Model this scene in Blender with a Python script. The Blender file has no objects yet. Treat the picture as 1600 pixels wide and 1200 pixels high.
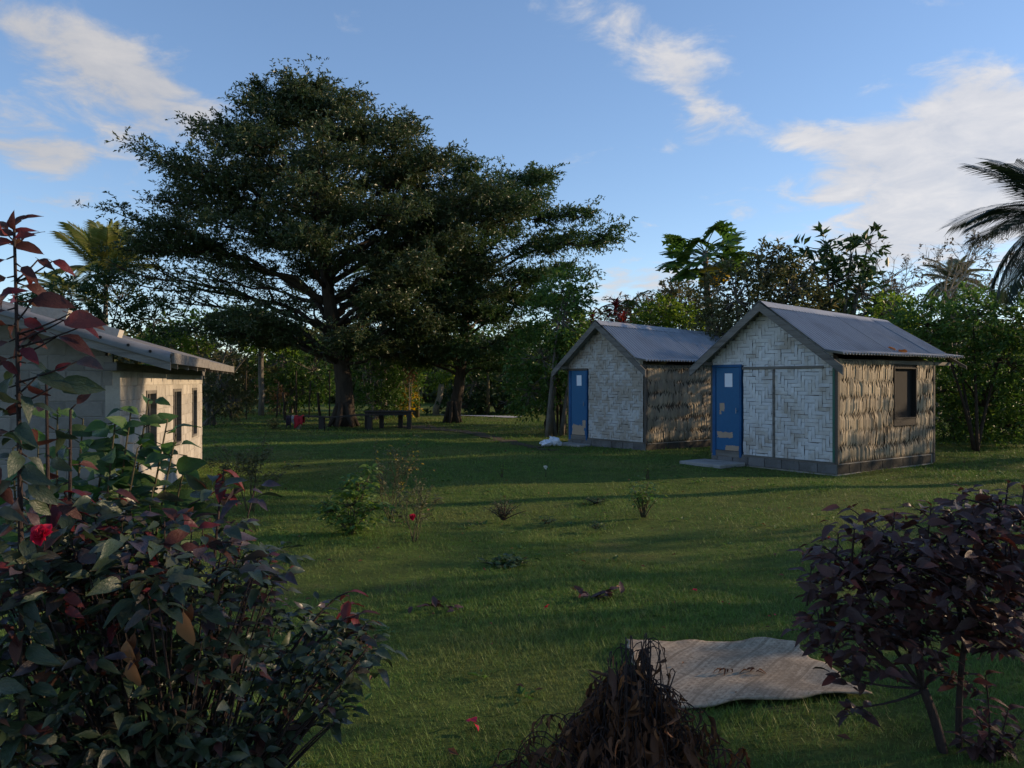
import bpy, math, random
import numpy as np
from mathutils import Vector, Matrix
R = math.radians
rng = np.random.default_rng(7)
random.seed(7)
SC = bpy.context.scene
COL = SC.collection

# ------------------------------------------------------------------ camera
EYE = 1.75
F, CX, CY = 1230.0, 800.0, 596.0
cam_d = bpy.data.cameras.new('camera'); cam = bpy.data.objects.new('camera', cam_d); COL.objects.link(cam)
cam.location = (0, 0, EYE); cam.rotation_euler = (R(90), 0, 0)
cam_d.sensor_width = 36; cam_d.lens = F / 1600 * 36; cam_d.shift_y = -4 / 1600
cam_d.clip_start = 0.05; cam_d.clip_end = 3000
SC.camera = cam

# ------------------------------------------------------------------ light
SUN_EL, SUN_AZ = 14.0, 14.0          # degrees; azimuth measured from +x towards +y
sdir = Vector((math.cos(R(SUN_AZ)) * math.cos(R(SUN_EL)), math.sin(R(SUN_AZ)) * math.cos(R(SUN_EL)), math.sin(R(SUN_EL))))
sun_d = bpy.data.lights.new('sun', 'SUN'); sun = bpy.data.objects.new('sun', sun_d); COL.objects.link(sun)
sun_d.energy = 2.7; sun_d.angle = R(0.6); sun_d.color = (1.0, 0.74, 0.47)
sun.rotation_euler = (-sdir).to_track_quat('-Z', 'Y').to_euler()
SC.view_settings.view_transform = 'Standard'; SC.view_settings.look = 'None'
SC.view_settings.gamma = 1; SC.view_settings.exposure = 0.95
SC.view_settings.use_curve_mapping = False
SC.cycles.max_bounces = 4; SC.cycles.diffuse_bounces = 2; SC.cycles.glossy_bounces = 2
SC.cycles.transmission_bounces = 3; SC.cycles.transparent_max_bounces = 4
SC.cycles.use_denoising = True
SC.cycles.caustics_reflective = False; SC.cycles.caustics_refractive = False


class NT:
    """short-hand for building node trees"""
    def __init__(s, tree): s.t = tree; tree.nodes.clear()
    def n(s, typ, **kw):
        nd = s.t.nodes.new(typ)
        for k, v in kw.items():
            if k.startswith('i_'):
                key = k[2:]; key = int(key) if key.isdigit() else key.replace('_', ' ')
                s.set(nd.inputs[key], v)
            else: setattr(nd, k, v)
        return nd
    def set(s, sock, v):
        if isinstance(v, bpy.types.NodeSocket): s.t.links.new(v, sock)
        elif isinstance(v, bpy.types.Node): s.t.links.new(v.outputs[0], sock)
        else: sock.default_value = v
    def m(s, op, a, b=None, c=None, clamp=False):
        nd = s.t.nodes.new('ShaderNodeMath'); nd.operation = op; nd.use_clamp = clamp
        for i, v in enumerate((a, b, c)):
            if v is not None: s.set(nd.inputs[i], v)
        return nd.outputs[0]
    def ramp(s, fac, stops, interp='LINEAR'):
        nd = s.t.nodes.new('ShaderNodeValToRGB'); cr = nd.color_ramp; cr.interpolation = interp
        while len(cr.elements) < len(stops): cr.elements.new(0.5)
        for e, (p, c) in zip(cr.elements, stops):
            e.position = p; e.color = (*c, 1) if len(c) == 3 else c
        s.set(nd.inputs[0], fac); return nd.outputs[0]
    def mix(s, fac, a, b, mode='MIX'):
        nd = s.t.nodes.new('ShaderNodeMix'); nd.data_type = 'RGBA'; nd.blend_type = mode
        s.set(nd.inputs[0], fac)
        for i, v in ((6, a), (7, b)):
            if isinstance(v, tuple): v = (*v, 1) if len(v) == 3 else v
            s.set(nd.inputs[i], v)
        return nd.outputs[2]
    def noise(s, vec, scale, detail=3, rough=0.55, dist=0.0):
        nd = s.n('ShaderNodeTexNoise'); nd.inputs['Scale'].default_value = scale; nd.inputs['Detail'].default_value = detail
        nd.inputs['Roughness'].default_value = rough; nd.inputs['Distortion'].default_value = dist
        if vec is not None: s.set(nd.inputs['Vector'], vec)
        return nd.outputs[0]
    def mapping(s, vec, scale=(1, 1, 1), loc=(0, 0, 0), rot=(0, 0, 0)):
        nd = s.n('ShaderNodeMapping'); s.set(nd.inputs['Vector'], vec)
        nd.inputs['Scale'].default_value = scale; nd.inputs['Location'].default_value = loc; nd.inputs['Rotation'].default_value = rot
        return nd.outputs[0]


# ------------------------------------------------------------------ world: clear evening sky with scattered cloud
world = bpy.data.worlds.new('World'); SC.world = world; world.use_nodes = True
w = NT(world.node_tree)
sky = w.n('ShaderNodeTexSky', sky_type='NISHITA', sun_disc=False)
sky.sun_elevation = R(SUN_EL); sky.sun_rotation = R(90 - SUN_AZ); sky.altitude = 50
sky.air_density = 0.8; sky.dust_density = 0.1; sky.ozone_density = 2.0
SKY_STRENGTH = 0.15
gen = w.n('ShaderNodeTexCoord').outputs['Generated']
sep = w.n('ShaderNodeSeparateXYZ'); w.set(sep.inputs[0], gen)
dx, dy, dz = sep.outputs
az = w.m('ARCTAN2', dx, dy)                       # 0 straight ahead (+y), positive to +x
el = w.m('ARCSINE', dz)
zc = w.m('ADD', w.m('MAXIMUM', dz, 0.0), 0.16)
cv = w.n('ShaderNodeCombineXYZ'); w.set(cv.inputs[0], w.m('DIVIDE', dx, zc)); w.set(cv.inputs[1], w.m('DIVIDE', dy, zc))
n_big = w.noise(cv.outputs[0], 1.3, 4, 0.55, 0.3)
n_fine = w.noise(cv.outputs[0], 5.2, 9, 0.62, 0.4)
field = w.m('ADD', w.m('MULTIPLY_ADD', n_big, 0.75, 0.125 - .25), w.m('MULTIPLY_ADD', n_fine, 1.25, -0.385))
# banks of cloud: azimuth, elevation, half-width, half-height (degrees), tilt, weight
def ae(px, py):
    x, z = (px - CX) / F, (CY - py) / F
    return math.atan2(x, 1), math.atan2(z, math.hypot(x, 1))
banks = [((30, 45), 6.0, 2.0, -26, 0.24), ((150, 105), 6.5, 2.2, -26, 0.27), ((260, 145), 6.0, 2.6, -34, 0.30), ((30, 228), 5.0, 1.6, -6, 0.27), ((95, 240), 2.4, 1.0, -6, 0.14),
         ((945, 20), 3.4, 2.4, -45, 0.28), ((1045, 90), 4.2, 2.3, -48, 0.40), ((1080, 140), 2.0, 1.4, -50, .20), ((1125, 186), 3.0, 1.0, 0, 0.26), ((1082, 222), 1.4, .7, 10, 0.20), ((1150, 60), 3.0, 1.6, 45, .14),
         ((1240, 205), 2.6, 1.0, -8, 0.36), ((1330, 225), 4.0, 1.2, -8, 0.26), ((1440, 215), 4.0, 1.8, -10, 0.34), ((1500, 250), 5.5, 1.8, -6, 0.34), ((1490, 125), 2.6, 1.6, -14, 0.30), ((1575, 165), 3.6, 2.0, -14, 0.36), ((1310, 266), 3.4, .8, 0, 0.28), ((1310, 305), 2.2, .6, 0, .24),
         ((1390, 345), 4.6, 1.6, 25, 0.34), ((1500, 335), 5.0, 2.0, 10, 0.34), ((1480, 392), 7.5, 1.9, 4, 0.38), ((1590, 260), 5.0, 2.8, 8, 0.34), ((1170, 328), 5.0, 1.0, 10, 0.20), ((985, 450), 5.0, 2.0, 0, 0.42),
         ((1720, 330), 8, 5, 0, .30), ((-250, 160), 9, 4, -20, .24), ((1500, 5), 3.0, .9, 0, .2)]
tot = None
for (p, hw, hh, tilt, wt) in banks:
    a0, e0 = ae(*p); ct, st = math.cos(R(tilt)), math.sin(R(tilt))
    da = w.m('SUBTRACT', az, a0); de = w.m('SUBTRACT', el, e0)
    u = w.m('ADD', w.m('MULTIPLY', da, ct / R(hw)), w.m('MULTIPLY', de, st / R(hw)))
    v = w.m('ADD', w.m('MULTIPLY', da, -st / R(hh)), w.m('MULTIPLY', de, ct / R(hh)))
    g = w.m('EXPONENT', w.m('MULTIPLY', w.m('ADD', w.m('MULTIPLY', u, u), w.m('MULTIPLY', v, v)), -0.7))
    g = w.m('MULTIPLY', g, wt * (.92 if p[0] < 1380 else .78))
    tot = g if tot is None else w.m('ADD', tot, g)
dens = w.n('ShaderNodeMapRange', interpolation_type='SMOOTHSTEP')
w.set(dens.inputs[0], w.m('ADD', field, tot)); dens.inputs[1].default_value = 0.66; dens.inputs[2].default_value = 1.04
cover = w.m('MULTIPLY', dens.outputs[0], 0.92)
# cloud takes its light from the sky around it plus warm sun scattered towards the sun's side
toward = w.n('ShaderNodeVectorMath', operation='DOT_PRODUCT'); w.set(toward.inputs[0], gen); toward.inputs[1].default_value = tuple(sdir)
warm = w.m('MULTIPLY_ADD', toward.outputs['Value'], 0.25, 0.75)
ccol = w.mix(w.m('MULTIPLY_ADD', n_fine, 1.6, -0.35, True), (1.95, 2.1, 2.45), (3.4, 3.25, 3.15))
cc = w.n('ShaderNodeVectorMath', operation='SCALE'); w.set(cc.inputs[0], ccol); w.set(cc.inputs['Scale'], warm)
gm = w.n('ShaderNodeGamma'); w.set(gm.inputs[0], sky.outputs[0]); gm.inputs[1].default_value = 0.75
hs = w.n('ShaderNodeHueSaturation'); w.set(hs.inputs['Color'], gm.outputs[0]); hs.inputs['Saturation'].default_value = 1.17; hs.inputs['Hue'].default_value = 0.508; hs.inputs['Value'].default_value = 1.05
skyc = w.mix(cover, hs.outputs[0], cc.outputs[0])
bg = w.n('ShaderNodeBackground'); w.set(bg.inputs[0], skyc); bg.inputs[1].default_value = SKY_STRENGTH
out = w.n('ShaderNodeOutputWorld'); w.set(out.inputs[0], bg.outputs[0])

# ------------------------------------------------------------------ helpers: places
def gp(px, py):
    d = F * EYE / (py - CY); return Vector(((px - CX) / F * d, d, 0))
def wp(px, py, d): return Vector(((px - CX) / F * d, d, EYE + (CY - py) / F * d))

# ------------------------------------------------------------------ helpers: objects
def tag(o, label=None, cat=None, group=None, kind=None):
    if label: o['label'] = label
    if cat: o['category'] = cat
    if group: o['group'] = group
    if kind: o['kind'] = kind
    return o
def empty(name, loc=(0, 0, 0), rz=0):
    o = bpy.data.objects.new(name, None); COL.objects.link(o); o.location = loc; o.rotation_euler = (0, 0, rz)
    o.empty_display_size = 0.2; return o
def link(name, me, parent=None, m=None):
    o = bpy.data.objects.new(name, me); COL.objects.link(o)
    if parent: o.parent = parent
    if m and not me.materials: me.materials.append(m)
    return o
def mesh_np(name, verts, faces, smooth=False):
    """faces: list of (k-gon index arrays) each an (n,k) int array"""
    me = bpy.data.meshes.new(name)
    verts = np.asarray(verts, dtype=np.float32).reshape(-1, 3)
    if not isinstance(faces, (list, tuple)): faces = [faces]
    faces = [np.asarray(f, dtype=np.int32) for f in faces if len(f)]
    loops = np.concatenate([f.ravel() for f in faces]); tots = np.concatenate([np.full(len(f), f.shape[1], np.int32) for f in faces])
    starts = np.concatenate(([0], np.cumsum(tots)[:-1])).astype(np.int32)
    me.vertices.add(len(verts)); me.vertices.foreach_set('co', verts.ravel())
    me.loops.add(len(loops)); me.loops.foreach_set('vertex_index', loops)
    me.polygons.add(len(tots)); me.polygons.foreach_set('loop_start', starts); me.polygons.foreach_set('loop_total', tots)
    me.polygons.foreach_set('use_smooth', np.full(len(tots), bool(smooth)))
    me.update(calc_edges=True); me.validate(); return me

class MB:
    def __init__(s): s.v = []; s.q = []; s.t = []; s.n = 0
    def add(s, v, q=None, t=None):
        v = np.asarray(v, float).reshape(-1, 3)
        if q is not None and len(q): s.q.append(np.asarray(q, int).reshape(-1, 4) + s.n)
        if t is not None and len(t): s.t.append(np.asarray(t, int).reshape(-1, 3) + s.n)
        s.v.append(v); s.n += len(v); return s
    def box(s, a, b, M=None):
        (x0, y0, z0), (x1, y1, z1) = a, b
        v = np.array([(x0, y0, z0), (x1, y0, z0), (x1, y1, z0), (x0, y1, z0), (x0, y0, z1), (x1, y0, z1), (x1, y1, z1), (x0, y1, z1)], float)
        if M is not None: v = np.array([M @ Vector(p) for p in v])
        return s.add(v, [(0, 3, 2, 1), (4, 5, 6, 7), (0, 1, 5, 4), (1, 2, 6, 5), (2, 3, 7, 6), (3, 0, 4, 7)])
    def cbox(s, a, b, c=0.006):
        """box with chamfered vertical and horizontal edges"""
        a = np.array(a, float); b = np.array(b, float); vs = []; idx = {}
        for i in range(8):
            corner = [(b if (i >> k) & 1 else a)[k] for k in range(3)]
            for k in range(3):
                p = list(corner)
                for j in range(3):
                    if j != k: p[j] += -c if (i >> j) & 1 else c
                idx[(i, k)] = len(vs); vs.append(p)
        # each corner gives three points: point k sits on the face normal to axis k
        q = []; t = []
        for k in range(3):
            j, l = (k + 1) % 3, (k + 2) % 3
            for sgn in (0, 1):
                ids = [idx[((sgn << k) | (aa << j) | (bb << l), k)] for aa, bb in ((0, 0), (1, 0), (1, 1), (0, 1))]
                q.append(ids if sgn else ids[::-1])
            for aa in (0, 1):
                for bb in (0, 1):
                    c0 = (aa << j) | (bb << l); c1 = c0 | (1 << k)
                    ids = [idx[(c0, j)], idx[(c1, j)], idx[(c1, l)], idx[(c0, l)]]
                    q.append(ids if aa != bb else ids[::-1])
        for i in range(8):
            ids = [idx[(i, k)] for k in range(3)]
            t.append(ids if bin(i).count('1') % 2 else ids[::-1])
        return s.add(vs, q, t)
    def tube(s, pts, rad, sides=6, cap=True):
        P = np.asarray([tuple(p) for p in pts], float); n = len(P)
        rad = np.broadcast_to(np.asarray(rad, float), (n,)) if np.ndim(rad) else np.full(n, rad)
        T = np.gradient(P, axis=0); T /= np.linalg.norm(T, axis=1)[:, None] + 1e-9
        ref = np.array([0, 0, 1.0]) if abs(T[0][2]) < .9 else np.array([1.0, 0, 0])
        U = np.cross(T, ref); U /= np.linalg.norm(U, axis=1)[:, None] + 1e-9; V = np.cross(T, U)
        a = np.linspace(0, 2 * np.pi, sides, endpoint=False)
        ring = P[:, None] + rad[:, None, None] * (np.cos(a)[None, :, None] * U[:, None] + np.sin(a)[None, :, None] * V[:, None])
        i = np.arange(n - 1)[:, None] * sides; j = np.arange(sides)[None]; j2 = (j + 1) % sides
        q = np.stack([i + j, i + sides + j, i + sides + j2, i + j2], -1).reshape(-1, 4)
        vs = ring.reshape(-1, 3); t = None
        if cap:
            vs = np.vstack([vs, P[:1], P[-1:]]); b = n * sides
            t = [(b, k, (k + 1) % sides) for k in range(sides)] + [(b + 1, (n - 1) * sides + (k + 1) % sides, (n - 1) * sides + k) for k in range(sides)]
        return s.add(vs, q, t)
    def mesh(s, name, smooth=False):
        v = np.vstack(s.v) if s.v else np.zeros((0, 3)); f = []
        if s.q: f.append(np.vstack(s.q))
        if s.t: f.append(np.vstack(s.t))
        return mesh_np(name, v, f, smooth)
    def build(s, name, m, parent=None, smooth=False):
        me = s.mesh(name, smooth); me.materials.append(m); return link(name, me, parent)

def bez(a, b, c, n=8):
    a, b, c = (np.array(tuple(p), float) for p in (a, b, c)); t = np.linspace(0, 1, n)[:, None]
    return (1 - t) ** 2 * a + 2 * t * (1 - t) * b + t * t * c
def unit(v): return v / (np.linalg.norm(v, axis=-1, keepdims=True) + 1e-9)

# ------------------------------------------------------------------ materials
MATS = {}
def material(name):
    m = bpy.data.materials.new(name); m.use_nodes = True; MATS[name] = m; return m, NT(m.node_tree)
def finish(nt, col, rough=0.8, bump=None, bs=0.3, dist=0.01, spec=0.3, metal=0.0, trans=0.0, tcol=None):
    p = nt.n('ShaderNodeBsdfPrincipled'); nt.set(p.inputs['Base Color'], (*col, 1) if isinstance(col, tuple) and len(col) == 3 else col)
    nt.set(p.inputs['Roughness'], rough); p.inputs['Specular IOR Level'].default_value = spec; nt.set(p.inputs['Metallic'], metal)
    if bump is not None:
        b = nt.n('ShaderNodeBump'); nt.set(b.inputs['Height'], bump); b.inputs['Strength'].default_value = bs; b.inputs['Distance'].default_value = dist
        nt.set(p.inputs['Normal'], b.outputs[0])
    sh = p.outputs[0]
    if trans:
        tr = nt.n('ShaderNodeBsdfTranslucent'); nt.set(tr.inputs[0], tcol if tcol is not None else col)
        mx = nt.n('ShaderNodeMixShader'); mx.inputs[0].default_value = trans
        nt.set(mx.inputs[1], sh); nt.set(mx.inputs[2], tr.outputs[0]); sh = mx.outputs[0]
    o = nt.n('ShaderNodeOutputMaterial'); nt.set(o.inputs[0], sh)
def leaf_mat(name, stops, rough=0.5, trans=0.3, spec=0.35, big=False):
    m, nt = material(name)
    g = nt.n('ShaderNodeNewGeometry'); oi = nt.n('ShaderNodeObjectInfo')
    f = nt.m('FRACT', nt.m('ADD', g.outputs['Random Per Island'], oi.outputs['Random']))
    c = nt.ramp(f, stops); bump = None
    if big:
        tc = nt.n('ShaderNodeTexCoord').outputs['Object']
        c = nt.mix(nt.m('MULTIPLY', nt.noise(tc, 9, 3), 0.5), c, (0.05, 0.03, 0.02))
        bump = nt.noise(nt.mapping(tc, (2.2, 1, 1)), 7, 4, .6)
    hv = nt.n('ShaderNodeHueSaturation'); nt.set(hv.inputs['Color'], c); hv.inputs['Value'].default_value = 1.5; hv.inputs['Saturation'].default_value = 1.1
    finish(nt, c, rough, spec=spec, trans=trans, tcol=hv.outputs[0], bump=bump, bs=0.25, dist=0.03); return m

L_big = leaf_mat('leaf_rain_tree', [(0, (0.033, 0.057, 0.021)), (.5, (0.053, 0.083, 0.029)), (.85, (0.082, 0.097, 0.041)), (1, (0.100, 0.093, 0.044))], .42, .22, .45)
L_two = leaf_mat('leaf_second_tree', [(0, (0.030, 0.064, 0.021)), (.6, (0.053, 0.100, 0.029)), (1, (0.088, 0.121, 0.044))], .42, .25, .45)
L_green = leaf_mat('leaf_green', [(0, (0.042, 0.091, 0.020)), (.6, (0.077, 0.147, 0.031)), (1, (0.140, 0.196, 0.049))], .45, .35)
L_bright = leaf_mat('leaf_bright', [(0, (.08, .14, .022)), (.6, (.13, .20, .034)), (1, (.20, .25, .05))], .5, .5)
L_dark = leaf_mat('leaf_dark', [(0, (0.026, 0.052, 0.017)), (.6, (0.043, 0.080, 0.026)), (1, (0.072, 0.102, 0.035))], .5, .25)
L_dry = leaf_mat('leaf_dry', [(0, (.10, .085, .055)), (.6, (.15, .12, .08)), (1, (.20, .15, .11))], .8, .2)
L_olive = leaf_mat('leaf_olive', [(0, (0.062, 0.075, 0.027)), (.6, (0.106, 0.112, 0.043)), (1, (0.163, 0.138, 0.062))], .55, .3)
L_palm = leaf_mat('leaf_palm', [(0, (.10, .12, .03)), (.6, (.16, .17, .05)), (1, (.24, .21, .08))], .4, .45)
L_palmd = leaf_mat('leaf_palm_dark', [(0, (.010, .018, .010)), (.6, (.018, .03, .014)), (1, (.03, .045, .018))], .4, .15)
L_red = leaf_mat('leaf_red', [(0, (.10, .012, .018)), (.6, (.16, .02, .028)), (1, (.22, .05, .04))], .4, .35, big=True)
L_copper = leaf_mat('leaf_copper', [(0, (.075, .026, .026)), (.5, (.10, .03, .025)), (1, (.12, .055, .035))], .5, .3, .25, big=True)
L_purple = leaf_mat('leaf_purple', [(0, (0.049, 0.023, 0.021)), (.55, (0.072, 0.031, 0.028)), (.9, (0.104, 0.038, 0.030)), (1, (0.226, 0.046, 0.033))], .5, .18, .35, big=True)
L_bush = leaf_mat('leaf_rose_bush', [(0, (0.022, 0.047, 0.022)), (.6, (0.037, 0.073, 0.032)), (.85, (0.046, 0.062, 0.034)), (.95, (0.055, 0.044, 0.038)), (1, (0.077, 0.039, 0.035))], .38, .22, .45, big=True)
L_plum = leaf_mat('leaf_plum', [(0, (.040, .030, .040)), (.6, (.055, .042, .055)), (1, (.07, .05, .06))], .36, .2, .5, big=True)
L_hib = leaf_mat('leaf_hibiscus', [(0, (.028, .075, .018)), (.6, (.04, .11, .026)), (1, (.07, .16, .035))], .45, .35, .3, big=True)
L_brown = leaf_mat('leaf_brown', [(0, (0.093, 0.036, 0.016)), (.4, (0.084, 0.038, 0.022)), (.8, (0.151, 0.063, 0.028)), (1, (0.270, 0.108, 0.040))], .75, .12)
L_tan = leaf_mat('leaf_tan', [(0, (.24, .11, .05)), (1, (.34, .18, .09))], .7, .25)
L_petal = leaf_mat('petal_red', [(0, (.42, .01, .035)), (1, (.60, .03, .07))], .5, .3)
L_yellow = leaf_mat('leaf_yellow', [(0, (.35, .22, .02)), (1, (.55, .38, .04))], .6, .4)
L_white = leaf_mat('petal_white', [(0, (.7, .68, .6)), (1, (.8, .78, .7))], .6, .3)

def bark(name, c1, c2, scale=6):
    m, nt = material(name); tc = nt.n('ShaderNodeTexCoord').outputs['Object']
    v = nt.mapping(tc, (1, 1, .22)); n1 = nt.noise(v, scale * 2, 6, .65, .4); n2 = nt.noise(tc, scale * .35, 3)
    c = nt.mix(nt.ramp(n1, [(.35, (0, 0, 0)), (.65, (1, 1, 1))]), c1, c2); c = nt.mix(nt.m('MULTIPLY', n2, .5), c, tuple(x * 1.25 for x in c2))
    finish(nt, c, .9, n1, .8, .04); return m
B_tree = bark('bark_dark', (.020, .015, .011), (.055, .040, .028), 5)
B_grey = bark('bark_grey', (.07, .062, .052), (.17, .15, .125), 7)
B_stem = bark('stem_green_brown', (.045, .04, .02), (.10, .085, .045), 20)
B_purple = bark('stem_purple', (.022, .015, .014), (.055, .036, .032), 20)
B_pale = bark('stem_pale', (.16, .13, .09), (.28, .24, .18), 12)

def plain(name, c, rough=.8, var=.25, scale=8, bump=.2, stretch=(1, 1, 1), spec=.3, dirt=None, dscale=2.0, obj=.0, metal=0.0):
    m, nt = material(name); tc = nt.n('ShaderNodeTexCoord').outputs['Object']
    if obj:
        rv = nt.n('ShaderNodeCombineXYZ'); ro = nt.n('ShaderNodeObjectInfo').outputs['Random']
        nt.set(rv.inputs[0], nt.m('MULTIPLY', ro, 31.0)); nt.set(rv.inputs[1], nt.m('MULTIPLY', ro, 17.0)); nt.set(rv.inputs[2], nt.m('MULTIPLY', ro, 53.0))
        ad = nt.n('ShaderNodeVectorMath', operation='ADD'); nt.set(ad.inputs[0], tc); nt.set(ad.inputs[1], rv.outputs[0]); tc = ad.outputs[0]
    v = nt.mapping(tc, stretch); n1 = nt.noise(v, scale, 5, .6)
    col = nt.mix(n1, tuple(x * (1 - var) for x in c), tuple(min(1, x * (1 + var)) for x in c))
    if dirt:
        n2 = nt.noise(nt.mapping(tc, stretch, (3, 1, 2)), dscale, 5, .65, .3)
        col = nt.mix(nt.ramp(n2, [(.45, (0, 0, 0)), (.68, (.85, .85, .85))]), col, dirt)
    if obj:
        oi = nt.n('ShaderNodeObjectInfo'); k = nt.m('MULTIPLY_ADD', oi.outputs['Random'], obj * 2, 1 - obj)
        sc = nt.n('ShaderNodeVectorMath', operation='SCALE'); nt.set(sc.inputs[0], col); nt.set(sc.inputs['Scale'], k); col = sc.outputs[0]
    finish(nt, col, rough, n1, bump, .01, spec, metal); return m

M_wood = plain('weathered_wood', (.17, .155, .135), .85, .35, 10, .4, (.4, .4, 6), dirt=(.08, .07, .06), obj=.15)
M_fascia = plain('fascia_wood', (.20, .185, .165), .85, .35, 12, .4, (6, .5, 6), dirt=(.09, .08, .07))
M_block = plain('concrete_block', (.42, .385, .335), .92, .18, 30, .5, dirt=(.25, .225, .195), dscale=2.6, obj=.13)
M_front = plain('dark_front_block', (.22, .205, .185), .94, .2, 24, .5, dirt=(.13, .12, .105), dscale=1.6, obj=.10)  # front wall of the block building, darker than its side wall blocks
M_mortar = plain('mortar', (.36, .33, .285), .95, .2, 20, .4, dirt=(.24, .215, .18))
M_found = plain('foundation_block', (.155, .15, .145), .92, .22, 24, .5, dirt=(.075, .07, .062), obj=.12)
M_sidefound = plain('dark_side_block', (.05, .044, .036), .95, .3, 20, .5, dirt=(.04, .036, .028), obj=.1)  # side foundation blocks, darker and browner than those along the hut front
M_back = plain('mat_backing', (.075, .06, .045), .95, .3, 12)
M_post = plain('corner_post_wood', (.10, .085, .07), .85, .3, 8, .4, (1, 1, 5))
M_shut = plain('dark_shutter_wood', (.022, .018, .016), .85, .3, 10, .4, (1, 1, 4))
M_green = plain('green_paint', (.035, .125, .085), .6, .3, 20, .2, dirt=(.10, .09, .07))
M_frame = plain('blue_frame', (.010, .085, .22), .5, .2, 12, .1, dirt=(.007, .05, .14))
M_oldiron = plain('old_roof_iron', (.17, .175, .185), .6, .3, 5, .15, (2, .4, .4), spec=.4, dirt=(.09, .08, .075), obj=.12, metal=.2)
M_paper = plain('paper', (.78, .80, .85), .7, .04, 6, .05)
M_concrete = plain('concrete', (.33, .315, .29), .92, .2, 14, .4, dirt=(.18, .17, .15))
M_road = plain('pale_concrete', (.46, .46, .45), .9, .12, 5, .2, dirt=(.30, .30, .28))
M_dark = plain('dark_interior', (.018, .016, .015), .9, .3, 6)
M_timber = plain('old_dark_timber', (.038, .032, .027), .9, .3, 8, .4, (4, 1, 1))
M_screen = plain('window_screen', (.035, .033, .034), .7, .3, 60, .3, dirt=(.06, .055, .05))
M_bag = plain('white_plastic', (.74, .77, .84), .35, .05, 8, .1, spec=.5)
M_redcloth = plain('red_cloth', (.34, .018, .028), .9, .2, 14)
M_darkcloth = plain('dark_cloth', (.035, .022, .03), .9, .25, 14)
M_greycloth = plain('pale_cloth', (.30, .28, .27), .9, .2, 14)
M_dirt = plain('bare_earth', (.085, .058, .036), .95, .3, 6, .5, dirt=(.06, .066, .022), dscale=1.4)

# corrugated iron
m_, nt = material('corrugated_iron'); tc = nt.n('ShaderNodeTexCoord').outputs['Object']
n1 = nt.noise(nt.mapping(tc, (2, .35, .35)), 4, 6, .65, .3); n2 = nt.noise(tc, 1.1, 4, .6); oi = nt.n('ShaderNodeObjectInfo')
c = nt.mix(n1, (.19, .20, .22), (.36, .375, .40)); c = nt.mix(nt.ramp(n2, [(.5, (0, 0, 0)), (.75, (.6, .6, .6))]), c, (.14, .135, .135))
c = nt.mix(nt.m('MULTIPLY', oi.outputs['Random'], .35), c, (.27, .28, .30))
n3 = nt.noise(nt.mapping(tc, (1.4, .3, .3), (4, 2, 0)), 3.2, 4, .7); c = nt.mix(nt.ramp(n3, [(.64, (0, 0, 0)), (.74, (.7, .7, .7))]), c, (.10, .07, .05))
finish(nt, c, nt.m('MULTIPLY_ADD', n1, .25, .42), n1, .15, .01, .5, metal=.25); M_iron = m_
# plaited bamboo strips
def bamboo(name, c1, c2, worn, amount):
    m, nt = material(name); oi = nt.n('ShaderNodeObjectInfo'); g = nt.n('ShaderNodeNewGeometry'); tc = nt.n('ShaderNodeTexCoord').outputs['Object']
    f = nt.m('FRACT', nt.m('ADD', oi.outputs['Random'], g.outputs['Random Per Island']))
    gr = nt.noise(nt.mapping(tc, (3, 40, 40)), 3, 4, .6)
    pos = g.outputs['Position']; st = nt.noise(pos, 1.7, 4, .6)
    c = nt.mix(f, c1, c2); c = nt.mix(nt.m('MULTIPLY', gr, .45), c, tuple(x * .55 for x in c1))
    k = nt.m('MULTIPLY', nt.ramp(nt.m('ADD', st, nt.m('MULTIPLY', f, .22)), [(.56 - amount, (0, 0, 0)), (.80 - amount, (1, 1, 1))]), .75)
    c = nt.mix(k, c, worn); finish(nt, c, .7, gr, .25, .005, .3); return m
M_bam_n = bamboo('bamboo_whitewashed', (.60, .60, .60), (.76, .76, .74), (.30, .245, .18), 0.0)
M_bam_f = bamboo('bamboo_faded', (.52, .515, .50), (.68, .67, .64), (.30, .245, .18), 0.10)
M_side = bamboo('bamboo_bare', (.36, .285, .185), (.54, .45, .32), (.20, .16, .115), 0.06)

# door paint with peeled plywood showing through, object space: y across, z up (metres)
def door_mat(name, patches):
    m, nt = material(name); tc = nt.n('ShaderNodeTexCoord').outputs['Object']; s = nt.n('ShaderNodeSeparateXYZ'); nt.set(s.inputs[0], tc)
    n1 = nt.noise(tc, 9, 5, .65); n2 = nt.noise(nt.mapping(tc, (1, 1, 1), (3, 3, 3)), 14, 4)
    tot = None
    for (y, z, hy, hz) in patches:
        a = nt.m('DIVIDE', nt.m('ABSOLUTE', nt.m('SUBTRACT', s.outputs[1], y)), hy); b = nt.m('DIVIDE', nt.m('ABSOLUTE', nt.m('SUBTRACT', s.outputs[2], z)), hz)
        d = nt.m('SUBTRACT', 1.25, nt.m('MAXIMUM', a, b)); tot = d if tot is None else nt.m('MAXIMUM', tot, d)
    k = nt.ramp(nt.m('ADD', tot, nt.m('MULTIPLY_ADD', n1, 1.3, -.75)), [(.22, (0, 0, 0)), (.27, (1, 1, 1))])
    blue = nt.mix(n2, (.006, .085, .20), (.010, .115, .26)); ply = nt.mix(n1, (.33, .235, .165), (.42, .31, .22))
    sp = nt.ramp(nt.noise(nt.mapping(tc, (1, 1, 1), (7, 1, 5)), 22, 4, .7), [(.70, (0, 0, 0)), (.74, (1, 1, 1))])
    c = nt.mix(k, nt.mix(nt.m('MULTIPLY', sp, .5), blue, (.12, .12, .14)), ply); finish(nt, c, .5, k, .3, .003, .4); return m

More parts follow.
